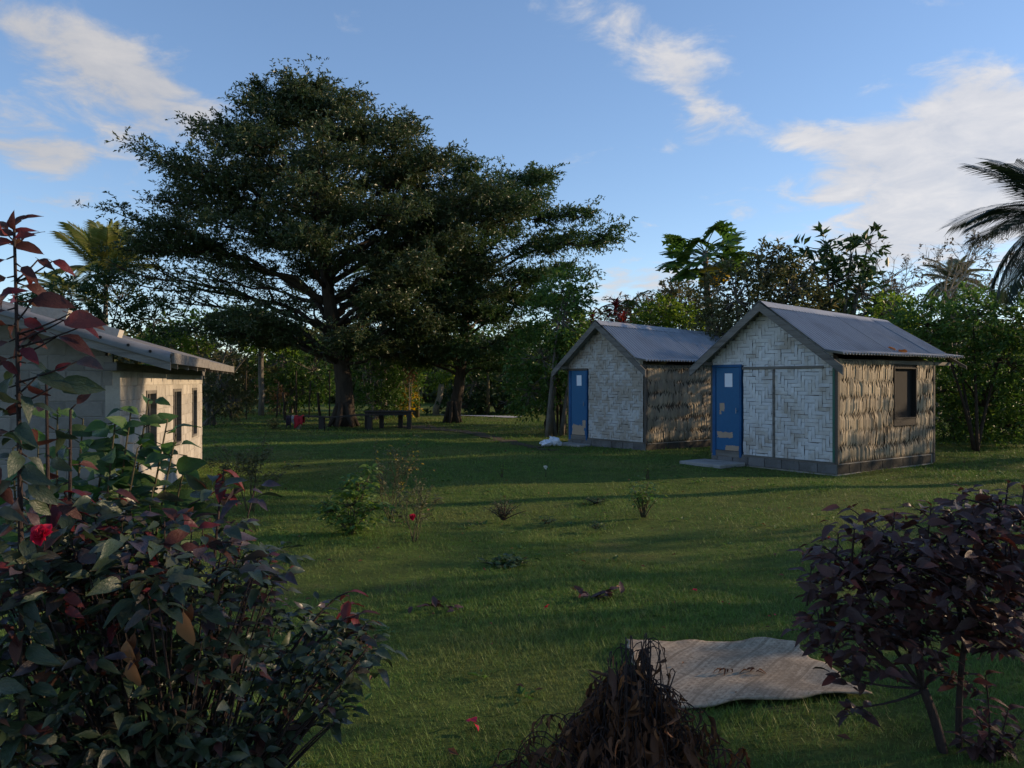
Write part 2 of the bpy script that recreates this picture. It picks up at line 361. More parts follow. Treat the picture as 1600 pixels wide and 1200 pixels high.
# ground
m_, nt = material('lawn_ground'); tc = nt.n('ShaderNodeTexCoord').outputs['Object']
a = nt.noise(tc, .35, 4, .6); b = nt.noise(tc, 2.2, 5, .65); c_ = nt.noise(tc, 26, 5, .7); d_ = nt.noise(tc, 90, 3, .7)
c = nt.mix(nt.ramp(b, [(.35, (0, 0, 0)), (.65, (1, 1, 1))]), (0.070, 0.105, 0.022), (0.133, 0.175, 0.039))
c = nt.mix(nt.ramp(a, [(.48, (0, 0, 0)), (.70, (0.883, 0.950, 0.950))]), c, (0.168, 0.172, 0.047))
c = nt.mix(nt.ramp(nt.noise(nt.mapping(tc, (1, 1, 1), (9, 4, 0)), .9, 5, .65), [(.60, (0, 0, 0)), (.74, (0.883, 0.950, 0.950))]), c, (0.130, 0.113, 0.052))
c = nt.mix(nt.m('MULTIPLY', nt.ramp(c_, [(.3, (1, 1, 1)), (.6, (0, 0, 0))]), .55), c, (0.035, 0.049, 0.014))
finish(nt, c, .95, nt.m('ADD', c_, nt.m('MULTIPLY', d_, .5)), .9, .05, .1); M_lawn = m_
# grass blades
m_, nt = material('grass_blades'); g = nt.n('ShaderNodeNewGeometry'); pos = g.outputs['Position']
a = nt.noise(pos, .35, 4, .6); b = nt.noise(pos, 2.2, 5, .65)
c = nt.ramp(g.outputs['Random Per Island'], [(0, (0.065, 0.124, 0.024)), (.5, (0.112, 0.193, 0.036)), (.85, (0.172, 0.239, 0.054)), (1, (0.324, 0.294, 0.118))])
c = nt.mix(nt.ramp(b, [(.35, (0, 0, 0)), (.65, (0.883, 0.950, 0.890))]), c, (0.121, 0.215, 0.036)); c = nt.mix(nt.ramp(a, [(.48, (0, 0, 0)), (.70, (0.883, 0.950, 0.950))]), c, (0.213, 0.227, 0.063))
finish(nt, c, .6, spec=.25, trans=.3, tcol=c); M_grass = m_
# woven sleeping mat
m_, nt = material('pandanus_mat'); tc = nt.n('ShaderNodeTexCoord').outputs['Object']; v = nt.mapping(tc, (1, 1, 1), (0, 0, 0), (0, 0, R(38)))
ck = nt.n('ShaderNodeTexChecker'); nt.set(ck.inputs[0], v); ck.inputs['Scale'].default_value = 42; n1 = nt.noise(tc, 5, 5, .65); n2 = nt.noise(nt.mapping(v, (1, 10, 1)), 6, 3, .7); n3 = nt.noise(nt.mapping(v, (10, 1, 1)), 6, 3, .7)
sv = nt.n('ShaderNodeSeparateXYZ'); nt.set(sv.inputs[0], v)
ln = nt.m('LESS_THAN', nt.m('FRACT', nt.m('MULTIPLY', sv.outputs[0], 5.5)), .10); ln2 = nt.m('LESS_THAN', nt.m('FRACT', nt.m('MULTIPLY', sv.outputs[1], 4.2)), .07)
c = nt.mix(ck.outputs[1], (0.419, 0.344, 0.270), (0.290, 0.236, 0.182)); c = nt.mix(nt.ramp(n2, [(.4, (0, 0, 0)), (.62, (0.810, 0.810, 0.810))]), c, (0.230, 0.189, 0.149)); c = nt.mix(nt.ramp(n3, [(.42, (0, 0, 0)), (.65, (0.810, 0.810, 0.810))]), c, (0.486, 0.419, 0.338))
c = nt.mix(nt.m('MULTIPLY', ln, .5), c, (0.176, 0.142, 0.108)); c = nt.mix(nt.m('MULTIPLY', ln2, .35), c, (0.203, 0.162, 0.121))
c = nt.mix(nt.ramp(n1, [(.45, (0, 0, 0)), (.7, (0.810, 0.810, 0.810))]), c, (0.203, 0.169, 0.135)); c = nt.mix(1.0, c, (.97, .92, .82), 'MULTIPLY'); finish(nt, c, .95, ck.outputs[1], .9, .012, .05); M_mat = m_

# ================================================================== SETTING
def ground_h(x, y):
    return 0.035 * np.sin(x * .55 + 1.0) * np.sin(y * .48) + 0.02 * np.sin(x * 1.3 + y * 1.1)
xs = np.unique(np.concatenate([np.linspace(-900, -45, 14), np.linspace(-45, 45, 181), np.linspace(45, 900, 14)]))
ys = np.unique(np.concatenate([np.linspace(-200, -8, 10), np.linspace(-8, 60, 137), np.linspace(60, 1500, 20)]))
GX, GY = np.meshgrid(xs, ys); GZ = np.where((np.abs(GX) < 44) & (GY > -7) & (GY < 59), ground_h(GX, GY), 0)
nx, ny = len(xs), len(ys); ii = np.arange(nx * ny).reshape(ny, nx)
me = mesh_np('ground', np.stack([GX, GY, GZ], -1), np.stack([ii[:-1, :-1], ii[:-1, 1:], ii[1:, 1:], ii[1:, :-1]], -1).reshape(-1, 4), True)
me.materials.append(M_lawn); ground = tag(link('ground', me), kind='structure')

def patch(name, centre_pts, half, m, lift, seed):
    """a strip of bare surface laid just above the lawn, uneven edges"""
    r = np.random.default_rng(seed); P = np.array(centre_pts, float); n = 60
    t = np.linspace(0, 1, len(P)); tt = np.linspace(0, 1, n); C = np.stack([np.interp(tt, t, P[:, 0]), np.interp(tt, t, P[:, 1])], 1)
    T = unit(np.gradient(C, axis=0)); N = np.stack([-T[:, 1], T[:, 0]], 1); vs = []
    for k in (-1, -.5, 0, .5, 1):
        j = r.normal(0, .10, n) if abs(k) == 1 else np.zeros(n); wd = np.interp(tt, np.linspace(0, 1, len(half)), half)
        q = C + N * ((k * wd) + j)[:, None]; vs.append(np.column_stack([q, ground_h(q[:, 0], q[:, 1]) + lift]))
    vs = np.stack(vs, 0); ii = np.arange(5 * n).reshape(5, n)
    me = mesh_np(name, vs, np.stack([ii[:-1, :-1], ii[:-1, 1:], ii[1:, 1:], ii[1:, :-1]], -1).reshape(-1, 4), True)
    me.materials.append(m); return tag(link(name, me), kind='structure')
path_pts = [gp(640, 664)[:2], gp(730, 676)[:2], gp(800, 690)[:2], gp(865, 703)[:2]]
patch('path', path_pts, [.9, .35, .2, .10], M_dirt, .012, 3)
road_pts = [gp(690, 648.5)[:2], gp(745, 650.2)[:2], gp(808, 652)[:2]]
patch('road', road_pts, [.5, .8, .55], M_road, .035, 5)

# ================================================================== BLOCK BUILDING (left)
BO = Vector((-4.83, 9.71, 0)); BA = math.atan2(.967, -.2538)
bl = empty('block_building', BO, BA)
tag(bl, 'low cream concrete block building with narrow window slots and sloping metal roof', 'building')
BL, BH, BD = 7.95, 1.88, 4.6
SL = math.tan(R(16.6))
def roof_z(y): return 2.02 + (y + .62) * SL
side = MB()
wins = [(1.62, 2.42), (4.02, 4.90), (6.35, 7.05)]; WZ0, WZ1 = .62, 1.62
xsn = [0] + [v for w_ in wins for v in w_] + [BL]
for k in range(0, len(xsn), 2): side.box((xsn[k], .005, 0), (xsn[k + 1], .17, BH))
for a_, b_ in wins: side.box((a_, .0051, 0), (b_, .1699, WZ0)); side.box((a_, .0052, WZ1), (b_, .1698, BH))
sw = side.build('side_wall', M_mortar, bl)
BW, BHH = .40, .188
bmesh_cache = {}
def block_obj(L, H, parent, loc, mat, rot=0, thick=.08):
    key = (round(L, 2), round(H, 2), mat.name, thick)
    if key not in bmesh_cache:
        me = MB().cbox((0, 0, 0), (key[0] - .011, thick, key[1] - .011), .006).mesh('block'); me.materials.append(mat); bmesh_cache[key] = me
    o = link('block', bmesh_cache[key], parent); o.location = loc; o.rotation_euler = (0, 0, rot); return o
for r_ in range(10):
    z = r_ * BHH; x = -(r_ % 2) * .2
    while x < BL - .01:
        a_, b_ = max(x, 0), min(x + BW, BL); segs = [(a_, b_)]
        for (w0, w1) in wins:
            if z + BHH > WZ0 + .05 and z < WZ1 - .05:
                ns = []
                for (p, q) in segs:
                    if q <= w0 or p >= w1: ns.append((p, q))
                    else:
                        if p < w0: ns.append((p, w0))
                        if q > w1: ns.append((w1, q))
                segs = ns
        for (p, q) in segs:
            if q - p > .06: block_obj(q - p, BHH, sw, (p + .005, random.uniform(-.004, .003), z + .005), M_block)
        x += BW
fw = MB(); n = 12
yy = np.linspace(0.171, BD, n)
v = []
for y in yy: v += [(.006, y, 0), (.15, y, 0), (.15, y, roof_z(y) - .07), (.006, y, roof_z(y) - .07)]
q = []
for k in range(n - 1):
    o_ = k * 4
    q += [(o_, o_ + 3, o_ + 7, o_ + 4), (o_ + 1, o_ + 5, o_ + 6, o_ + 2), (o_ + 3, o_ + 2, o_ + 6, o_ + 7)]
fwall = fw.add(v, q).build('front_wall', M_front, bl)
for r_ in range(14):
    z = r_ * BHH; y = -(r_ % 2) * .2
    while y < 3.4:
        a_, b_ = max(y, .085 if r_ % 2 else .085), y + BW
        if roof_z(a_) - .1 > z + BHH and b_ - a_ > .06:
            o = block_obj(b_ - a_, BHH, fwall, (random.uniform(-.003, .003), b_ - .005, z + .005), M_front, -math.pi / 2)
        y += BW
# two courses of top closure behind the blocks and remaining walls
m = MB(); m.box((BL - .15, .171, 0), (BL, BD, 1.9)); m.build('far_wall', M_mortar, bl)
m = MB(); m.box((.151, BD - .15, 0), (BL - .151, BD, 2.9)); m.build('rear_wall', M_mortar, bl)
for (a_, b_) in wins:
    fr = MB()
    fr.box((a_ + .002, -.012, WZ0), (a_ + .052, .10, WZ1)); fr.box((b_ - .052, -.012, WZ0), (b_ - .002, .10, WZ1))
    fr.box((a_ + .052, -.010, WZ1 - .05), (b_ - .052, .098, WZ1)); fr.box((a_ + .052, -.010, WZ0), (b_ - .052, .098, WZ0 + .045))
    wo = fr.build('window', M_wood, bl)
    MB().box((a_ + .053, .10, WZ0 + .046), (b_ - .053, .108, WZ1 - .051)).build('screen', M_screen, wo)
    MB().box(((a_ + b_) / 2 - .02, .02, WZ0 + .046), ((a_ + b_) / 2 + .02, .09, WZ1 - .051)).build('mullion', M_wood, wo)
# roof sheets (corrugations run down the slope, along y)
def corr_sheet(name, fn, u0, u1, parent, mat, pitch=.105, amp=.025, rows=4, lift=0.0, per=6):
    nu = max(2, int(round((u1 - u0) / pitch * per))) + 1; us = np.linspace(u0, u1, nu); vs_ = np.linspace(0, 1, rows)
    P = np.array([[fn(u, v_) for u in us] for v_ in vs_]); h = amp * np.cos(us / pitch * 2 * np.pi) + lift
    P[:, :, 2] += h[None, :]
    top = P.reshape(-1, 3); ii = np.arange(rows * nu).reshape(rows, nu)
    me = mesh_np(name, top, np.stack([ii[:-1, :-1], ii[:-1, 1:], ii[1:, 1:], ii[1:, :-1]], -1).reshape(-1, 4), True)
    me.materials.append(mat); o = link(name, me, parent)
    md = o.modifiers.new('thick', 'SOLIDIFY'); md.thickness = .002; return o
for k in range(11):
    u0 = -.42 + k * .745; f = lambda u, v_: (u, -.66 + v_ * (BD + 1.0), roof_z(-.66 + v_ * (BD + 1.0)) + .045)
    corr_sheet('roof_sheet', f, u0, u0 + .79, bl, M_oldiron, lift=.004 * (k % 2))
# front rake: folded metal flashing above a weathered board
def rake_strip(name, x0, x1, zlo, zhi, mat, y0=-.64, y1=BD + .2, th=None):
    m = MB(); v = []
    for y in (y0, y1):
        z = roof_z(y); v += [(x0, y, z + zlo), (x1, y, z + zlo), (x1, y, z + zhi), (x0, y, z + zhi)]
    m.add(v, [(0, 1, 2, 3), (7, 6, 5, 4), (0, 4, 5, 1), (1, 5, 6, 2), (2, 6, 7, 3), (3, 7, 4, 0)]); return m.build(name, mat, bl)
rake_strip('fascia_board', -.43, -.40, -.13, .02, M_fascia)
m = MB(); prof = [(-.452, -.035), (-.462, .02), (-.45, .06), (-.41, .085), (-.33, .088), (-.24, .075)]
ysn = np.linspace(-.64, BD + .2, 20); v = np.array([[(px_, y, roof_z(y) + pz_) for (px_, pz_) in prof] for y in ysn]); k_ = len(prof)
ii = np.arange(20 * k_).reshape(20, k_)
m.add(v, np.stack([ii[:-1, :-1], ii[1:, :-1], ii[1:, 1:], ii[:-1, 1:]], -1).reshape(-1, 4)); fl = m.build('flashing', M_oldiron, bl, True)
for y in (-.42, -.18, .12, .8, 1.6): # roofing nail heads on the flashing
    mm = MB(); mm.tube([(-.455, y, roof_z(y) + .03), (-.470, y, roof_z(y) + .03)], .018, 8); mm.build('nail_head', M_dark, fl)
# side eave: two boards butted together
for (a_, b_, dz_) in ((-.40, 3.3, 0), (3.31, 7.9, -.015)):
    MB().box((a_, -.675, 1.965 + dz_), (b_, -.645, 2.095 + dz_)).build('eave_board', M_fascia, bl)
for x in np.arange(.1, 8.0, .95):
    m = MB(); v = []
    for y in (-.64, .3):
        z = roof_z(y) - .01; v += [(x, y, z - .1), (x + .05, y, z - .1), (x + .05, y, z), (x, y, z)]
    m.add(v, [(0, 1, 2, 3), (7, 6, 5, 4), (0, 4, 5, 1), (1, 5, 6, 2), (2, 6, 7, 3), (3, 7, 4, 0)]); m.build('rafter', M_wood, bl)
MB().box((-.3, -.02, BH - .0), (BL + .3, .12, BH + .10)).build('wall_plate', M_wood, bl)

# hollow blocks weighing the roof down
def hollow_block(label, lx, ly, rz, L=.39, H=.17):
    base = bl.matrix_basis @ Vector((0, 0, 0))
    Mw = Matrix.Translation(BO) @ Matrix.Rotation(BA, 4, 'Z') @ Matrix.Translation((lx, ly, roof_z(ly) + .068)) @ Matrix.Rotation(R(16.6), 4, 'X') @ Matrix.Rotation(rz, 4, 'Z')
    root = empty('hollow_block'); root.matrix_world = Mw; tag(root, label, 'concrete block', 'blocks lying on the roof')
    T = .16; m = MB(); e = .028
    m.box((0, 0, 0), (L, e, H)); m.box((0, T - e, 0), (L, T, H)); 
    for x in (0, (L - e) / 2, L - e): m.box((x, e, 0), (x + e, T - e, H))
    m.build('shell', M_block, root)
    return root
hollow_block('hollow concrete block standing on the low building roof, the larger one uphill', .15, .62, R(90))
hollow_block('hollow concrete block lying flat on the low building roof, further down the slope', .55, .10, R(82), .39, .11)

# ================================================================== HUTS
HW, HD = 2.97, 3.68
HR = math.atan2(.5906, .807)
def strip_mesh(L, wd, mat, seed):
    r = np.random.default_rng(seed); n = 5; t = np.linspace(0, 1, n); z = .010 * np.sin(np.pi * t) + r.normal(0, .0008, n)
    v = []
    for k in range(n):
        for (yy_, zz) in ((-wd / 2, -.004), (-wd / 2, .001), (0, .003), (wd / 2, .001), (wd / 2, -.004)):
            v.append((t[k] * L, yy_ + r.normal(0, .0012), z[k] + zz))
    v = np.array(v); ii = np.arange(n * 5).reshape(n, 5)
    q = np.stack([ii[:-1, :-1], ii[1:, :-1], ii[1:, 1:], ii[:-1, 1:]], -1).reshape(-1, 4)
    me = mesh_np('strip', v, q); me.materials.append(mat); return me

def make_hut(origin, label, near, seed):
    r = random.Random(seed); hut = empty('woven_hut', origin, HR); tag(hut, label, 'hut', 'woven bamboo huts with tin roofs')
    mat = M_bam_n if near else M_bam_f
    zf, zt = .19, 2.05
    pitch_f = (3.33 - 2.05) / (HW / 2 + .3)
    def rz(y, x=-.32):
        t = (x + .32) / (HD + 1.12); ridge = 3.33 - .17 * t; eave = 2.05 + .05 * t
        return eave + (ridge - eave) * ((min(y, HW - y) + .3) / (HW / 2 + .3))
    # foundation
    m = MB(); m.box((.0, .0, -.05), (HD, HW, zf - .004)); fo = m.build('foundation', M_mortar, hut)
    for k in range(8):
        y0, y1 = k * .4, min(k * .4 + .4, HW)
        if y1 - y0 > .1: block_obj(y1 - y0, zf, fo, (-.025 + r.uniform(-.006, .006), y1 - .005, -.006), M_found, -math.pi / 2)
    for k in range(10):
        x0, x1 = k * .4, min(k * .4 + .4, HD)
        if x1 - x0 > .1: block_obj(x1 - x0, zf, fo, (x0 + .005, -.010 + r.uniform(-.003, .003), -.006), M_sidefound)
    # front wall backing + gable in one sheet each
    fwm = MB(); fwm.box((.02, .04, zf), (.05, 2.16, zt)); front = fwm.build('front_wall', M_back, hut)
    g = MB(); v = []
    for x in (.021, .051): v += [(x, .0, zt), (x, HW, zt), (x, HW, rz(HW) - .05), (x, HW / 2, 3.22), (x, 0, rz(0) - .05)]
    g.add(v, [(0, 4, 9, 5), (4, 3, 8, 9), (3, 2, 7, 8), (2, 1, 6, 7)], [(0, 1, 2), (0, 2, 3), (0, 3, 4), (5, 7, 6), (5, 8, 7), (5, 9, 8)])
    gable = g.build('gable', M_back, hut)
    # plaited strips: floats of a three-over-three twill, its diagonal turning at places
    c = .076; ncol, nrow = int(HW / c), int((3.25 - zf) / c)
    turn = [7, 16, 22, 31] if near else [4, 9, 19, 29]
    def is_vert(i, j):
        k = 0; s = 1
        for t in turn:
            if i >= t: k += s * (t - (turn[turn.index(t) - 1] if turn.index(t) else 0)); s = -s
        last = max([t for t in turn if t <= i], default=0)
        return ((k + s * (i - last) + j + (0 if near else (j // 7))) % 6) < 3
    def inside(i, j):
        y, z = (i + .5) * c, zf + (j + .5) * c
        if y > 2.14 and z < zt + .04: return 0
        if y > HW - .02 or y < .06: return 0
        if z > rz(y) - .02: return 0
        return 1 if z < zt else 2
    cache = {}
    def put(i, j, L, vert, reg):
        key = (L, vert, r.randrange(3))
        if key not in cache: cache[key] = strip_mesh(L * c + (.0 if vert else .0) - .004, c - .006, mat, len(cache) + seed)
        o = link('strip', cache[key], front if reg == 1 else gable)
        y, z = i * c, zf + j * c; off = -.002 - r.uniform(0, .004)
        if vert: M = Matrix(((0, 0, -1, off), (0, -1, 0, y + c / 2 + r.uniform(-.003, .003)), (1, 0, 0, z + .002), (0, 0, 0, 1)))
        else: M = Matrix(((0, 0, -1, off), (1, 0, 0, y + .002), (0, 1, 0, z + c / 2 + r.uniform(-.003, .003)), (0, 0, 0, 1)))
        tilt = Matrix.Rotation(r.gauss(0, .05), 4, 'X') @ Matrix.Rotation(r.gauss(0, .018), 4, 'Z')
        if not vert: M = Matrix(((0, 0, -1, off), (-1, 0, 0, y + L * c - .002), (0, 1, 0, z + c / 2 + r.uniform(-.003, .003)), (0, 0, 0, 1)))
        o.matrix_basis = M @ tilt
    for i in range(ncol):
        j = 0
        while j < nrow:
            if is_vert(i, j) and inside(i, j):
                k = j
                while k < nrow and is_vert(i, k) and inside(i, k) == inside(i, j) and k - j < 4: k += 1
                put(i, j, k - j, True, inside(i, j)); j = k
            else: j += 1
    for j in range(nrow):
        i = 0
        while i < ncol:
            if not is_vert(i, j) and inside(i, j):
                k = i
                while k < ncol and not is_vert(k, j) and inside(k, j) == inside(i, j) and k - i < 4: k += 1
                put(i, j, k - i, False, inside(i, j)); i = k
            else: i += 1
    # side wall
    wx0, wx1, wz0, wz1 = 2.02, 2.92, .98, 2.04
    sm = MB()
    if near:
        sm.box((.06, .02, zf), (wx0, .05, 2.18)); sm.box((wx1, .02, zf), (HD - .02, .05, 2.18)); sm.box((wx0, .021, zf), (wx1, .051, wz0 - .14)); sm.box((wx0, .021, wz1), (wx1, .051, 2.18))
    else: sm.box((.06, .02, zf), (HD - .02, .05, 2.18))
    sidew = sm.build('side_wall', M_back, hut)
    q = np.random.default_rng(seed + 5); V = []; Q = []; nv = 0
    row = .315; nrw = int((2.16 - zf) / row) + 1; T3 = []
    for k in range(nrw):
        lean = (1 if k % 2 else -1) * .05; x = .05 + (.02 if k % 2 else 0)
        while x < HD - .05:
            wd = q.uniform(.036, .058); z0 = zf + k * row + q.normal(0, .02) + .035 * math.sin(x * 2.3 + k * 1.7) - .05; z1 = z0 + row + q.uniform(.03, .10)
            z0 = max(z0, zf); z1 = min(z1, 2.19)
            if near and wx0 - .05 < x < wx1: z1 = min(z1, wz0 - .142)
            tp_ = min(q.uniform(.08, .15), (z1 - z0) * .38)
            if z1 - z0 > .1 :
                tw = q.normal(0, .005); o0 = -.003 - q.uniform(0, .004); om = -.014 - q.uniform(0, .009); o1 = -.006 - q.uniform(0, .016); a_ = lean + q.normal(0, .012); b_ = -lean + q.normal(0, .012)
                V += [(x + wd / 2 + b_, o0, z0), (x - .004, om + tw, z0 + tp_), (x + wd + .004, om - tw, z0 + tp_), (x + wd + .004, om - tw - .003, z1 - tp_), (x - .004, om + tw - .003, z1 - tp_), (x + wd / 2 + a_, o1, z1)]
                Q.append((nv + 1, nv + 2, nv + 3, nv + 4)); T3 += [(nv, nv + 2, nv + 1), (nv + 4, nv + 3, nv + 5)]; nv += 6
            x += wd * .94
    me = mesh_np('wall_weave', np.array(V), [np.array(Q), np.array(T3)]); me.materials.append(M_side); tag(link('wall_weave', me, sidew), kind='stuff')
    if near:
        wm = MB(); e = .028
        wm.box((wx0, -.034, wz0 - .002), (wx0 + e, .06, wz1)); wm.box((wx1 - e, -.034, wz0), (wx1, .06, wz1)); wm.box((wx0 + e, -.032, wz1 - e), (wx1 - e, .058, wz1)); wm.box((wx0 + e, -.032, wz0), (wx1 - e, .058, wz0 + e))
        wo = wm.build('window', M_shut, hut)
        MB().box((wx0 + e, .052, wz0 + e), (wx1 - e, .056, wz1 - e)).build('screen', M_dark, wo)
        MB().box((wx0 + .01, -.022, wz0 - .14), (wx1 - .01, .018, wz0 - .004)).build('sill_board', M_shut, wo)
    # other walls
    MB().box((HD - .05, .055, zf), (HD - .019, HW - .03, 2.1)).build('back_wall', M_side, hut)
    MB().box((.055, HW - .05, zf), (HD - .055, HW - .019, 2.2)).build('far_side_wall', M_side, hut)
    g2 = MB(); v = []
    for x in (HD - .049, HD - .02): v += [(x, 0, 2.1), (x, HW, 2.1), (x, HW / 2, 3.05)]
    g2.add(v, [(0, 2, 5, 3), (2, 1, 4, 5)], [(0, 1, 2), (3, 5, 4)]); g2.build('back_gable', M_side, hut)
    # posts and battens
    MB().cbox((-.016, -.022, zf - .01), (.058, .038, 2.14), .006).build('corner_post', M_post, hut)
    MB().cbox((HD - .03, -.026, 0), (HD + .05, .05, 2.16), .006).build('corner_post', M_post, hut)
    MB().cbox((-.014, HW - .035, zf), (.05, HW + .03, 2.1), .006).build('corner_post', M_post, hut)
    if near:
        MB().box((-.020, .040, zf + .01), (-.004, .085, 2.0)).build('painted_strip', M_green, hut)
        MB().cbox((-.036, .27, 2.0), (.0, 2.15, 2.055), .005).build('batten', M_wood, hut)
        MB().cbox((-.034, 1.355, zf + .03), (.0, 1.405, 1.998), .005).build('batten', M_wood, hut)
    MB().box((-.026, .04, zf - .012), (.015, 2.15, zf + .028)).build('sill_plate', M_wood, hut)
    # door
    dy0, dy1 = 2.17, HW - .04
    MB().cbox((-.034, dy0, zf - .05), (.03, dy0 + .055, zt - .001), .005).build('door_jamb', M_frame, hut)
    MB().cbox((-.034, dy1 - .085, zf - .05), (.03, dy1, zt - .001), .005).build('door_jamb', M_frame, hut)
    MB().cbox((-.038, dy0 - .01, zt), (.03, dy1 + .01, zt + .06), .005).build('door_head', M_frame if near else M_post, hut)
    MB().cbox((-.030, dy0 + .057, zf - .06), (.03, dy1 - .087, zf + .075), .005).build('threshold', M_wood, hut)
    pw = dy1 - .089 - (dy0 + .059)
    patches = [(pw * .74, .93, .07, .10), (pw * .80, .82, .03, .06), (pw * .62, .33, .22, .07), (pw * .30, .05, .20, .065)] if near else [(pw * .5, .12, .29, .17), (pw * .12, .30, .07, .12)]
    dm = door_mat('door_paint_near' if near else 'door_paint_far', patches)
    d = MB(); d.cbox((0, 0, 0), (.03, pw, zt - zf - .085), .004)
    for zc_ in (.0,): pass
    do = d.build('door', dm, hut); do.location = (-.018, dy0 + .059, zf + .082)
    d2 = MB(); d2.box((-.004, pw - .012, .01), (.002, pw - .006, zt - zf - .1)); d2.build('edge_strip', M_frame, do)
    nm = MB(); n_ = 5
    v = [(-.0045 - .004 * math.sin(a_ * 1.3), pw * .28 + b_ * .20, 1.36 + a_ * .29) for a_ in np.linspace(0, 1, n_) for b_ in (0, 1)]
    nm.add(v, [(2 * k, 2 * k + 1, 2 * k + 3, 2 * k + 2) for k in range(n_ - 1)]); nm.build('paper_notice', M_paper, do)
    hm = MB(); hm.tube([(-.002, .06, .86), (-.035, .06, .86)], .010, 8); hm.tube([(-.035, .06, .80), (-.035, .06, .92)], .008, 8); hm.build('door_handle', M_iron, do)
    # roof
    XB = HD + .80
    nS = 6; sw_ = (XB + .32) / nS
    for side_ in (0, 1):
        for k in range(nS):
            u0 = -.32 + k * sw_
            def f(u, t, s_=side_):
                yr = HW / 2 + (.0 if s_ else 0); ye = -.30 if s_ == 0 else HW + .30
                y = yr + (ye - yr) * t; return (u, y, rz(y, u) + .02 if -.3 <= y <= HW + .3 else rz(0, u))
            corr_sheet('roof_sheet', f, u0, min(u0 + sw_ + .06, XB), hut, M_iron, rows=6, lift=.005 * (k % 2) + r.uniform(0, .004), per=8)
    rc = MB(); v = []
    ux = np.linspace(-.345, XB + .02, 12)
    for u in ux:
        zr = 3.33 - .17 * (u + .32) / (HD + 1.12)
        v += [(u, HW / 2 - .20, zr - .20 * .70 + .048), (u, HW / 2 - .03, zr + .040), (u, HW / 2 + .03, zr + .040), (u, HW / 2 + .20, zr - .20 * .70 + .048)]
    ii = np.arange(48).reshape(12, 4); rc.add(v, np.stack([ii[:-1, :-1], ii[1:, :-1], ii[1:, 1:], ii[:-1, 1:]], -1).reshape(-1, 4))
    rco = rc.build('ridge_cap', M_iron, hut); md = rco.modifiers.new('t', 'SOLIDIFY'); md.thickness = .003
    for (xa, xb) in ((-.355, -.322), (XB + .002, XB + .03)):
        for s_ in (0, 1):
            m = MB(); v = []
            for t in (0, 1):
                y = HW / 2 if t == 0 else (-.33 if s_ == 0 else HW + .33); z = (rz(HW / 2, xa) if t == 0 else rz(-.3, xa) - .03 * pitch_f) + .005
                if t == 0: y += .0015 * (1 if s_ else -1)
                bh = .17 if xa < 0 else .07; v += [(xa, y, z - bh), (xb, y, z - bh), (xb, y, z), (xa, y, z)]
            m.add(v, [(0, 1, 2, 3), (7, 6, 5, 4), (0, 4, 5, 1), (1, 5, 6, 2), (2, 6, 7, 3), (3, 7, 4, 0)]); m.build('barge_board', M_wood, hut)
    for y in (.35, .9, HW - .9, HW - .35):
        MB().box((-.32, y - .025, rz(y) - .075), (XB, y + .025, rz(y, XB) - .05 if False else rz(y) - .015)).build('purlin', M_wood, hut) if False else None
    for (y0, y1) in ((-.02, .045), (HW - .045, HW + .02)):
        MB().box((-.30, y0, 2.10), (HD + .75, y1, 2.17)).build('wall_plate', M_wood, hut)
    if near:
        sp = MB(); sp.cbox((-.85, 2.05, -.03), (-.04, 3.15, .05), .012); sp.build('door_step', M_concrete, hut)
    else:
        sp = MB(); sp.cbox((-.45, 2.0, -.03), (-.04, 3.0, .045), .012); sp.build('door_step', M_concrete, hut)
    return hut
HN, HF = Vector((6.13, 14.84, 0)), Vector((3.35, 19.75, 0))
make_hut(HN, 'nearer woven bamboo hut with blue door, tin roof and a dark side window', True, 11)
make_hut(HF, 'farther woven bamboo hut with blue door worn bare at its foot, behind its twin', False, 23)
# fallen dead leaves on the near roof
def hutw(v): return HN + Matrix.Rotation(HR, 3, 'Z') @ Vector(v)

# ================================================================== VEGETATION: generators
def leaf_cloud(P, D, N, L, Wd, fold=.25):
    """one folded rhombic leaf per point: (n,3) base, direction, normal; lengths and widths (n,)"""
    D = unit(D); S = unit(np.cross(D, N)); Nn = np.cross(S, D); L = L[:, None]; Wd = Wd[:, None]
    a = P; b = P + D * L * .45 + S * Wd * .5 + Nn * Wd * fold; c = P + D * L - Nn * L * .12; d = P + D * L * .45 - S * Wd * .5 + Nn * Wd * fold
    return np.stack([a, b, c, d], 1).reshape(-1, 3)
def crown_mesh(name, verts, m, parent):
    n = len(verts) // 4; f = np.arange(n * 4).reshape(n, 4)
    me = mesh_np(name, verts, np.concatenate([f[:, [0, 1, 2]], f[:, [0, 2, 3]]])); me.materials.append(m)
    return link(name, me, parent)
def twigs_leaves(r, P, D, tl, m, L, Wd, droop=.25, spread=.9):
    """m leaves down each twig starting at P in direction D (n,3), twig length tl"""
    n = len(P); t = (np.arange(m) + .5) / m; D = unit(D)
    pos = P[:, None] + D[:, None] * (tl[:, None] * t[None])[..., None] - np.array([0, 0, 1.0]) * (tl[:, None] * t[None] ** 2 * droop)[..., None]
    rnd = r.normal(0, 1, (n, m, 3)); rnd[..., 2] *= .6; ld = unit(D[:, None] * .75 + unit(rnd) * spread)
    nn = unit(np.array([0, 0, 1.0]) + r.normal(0, .45, (n, m, 3)))
    s = r.uniform(.65, 1.25, n * m)
    return leaf_cloud(pos.reshape(-1, 3), ld.reshape(-1, 3), nn.reshape(-1, 3), L * s, Wd * s)

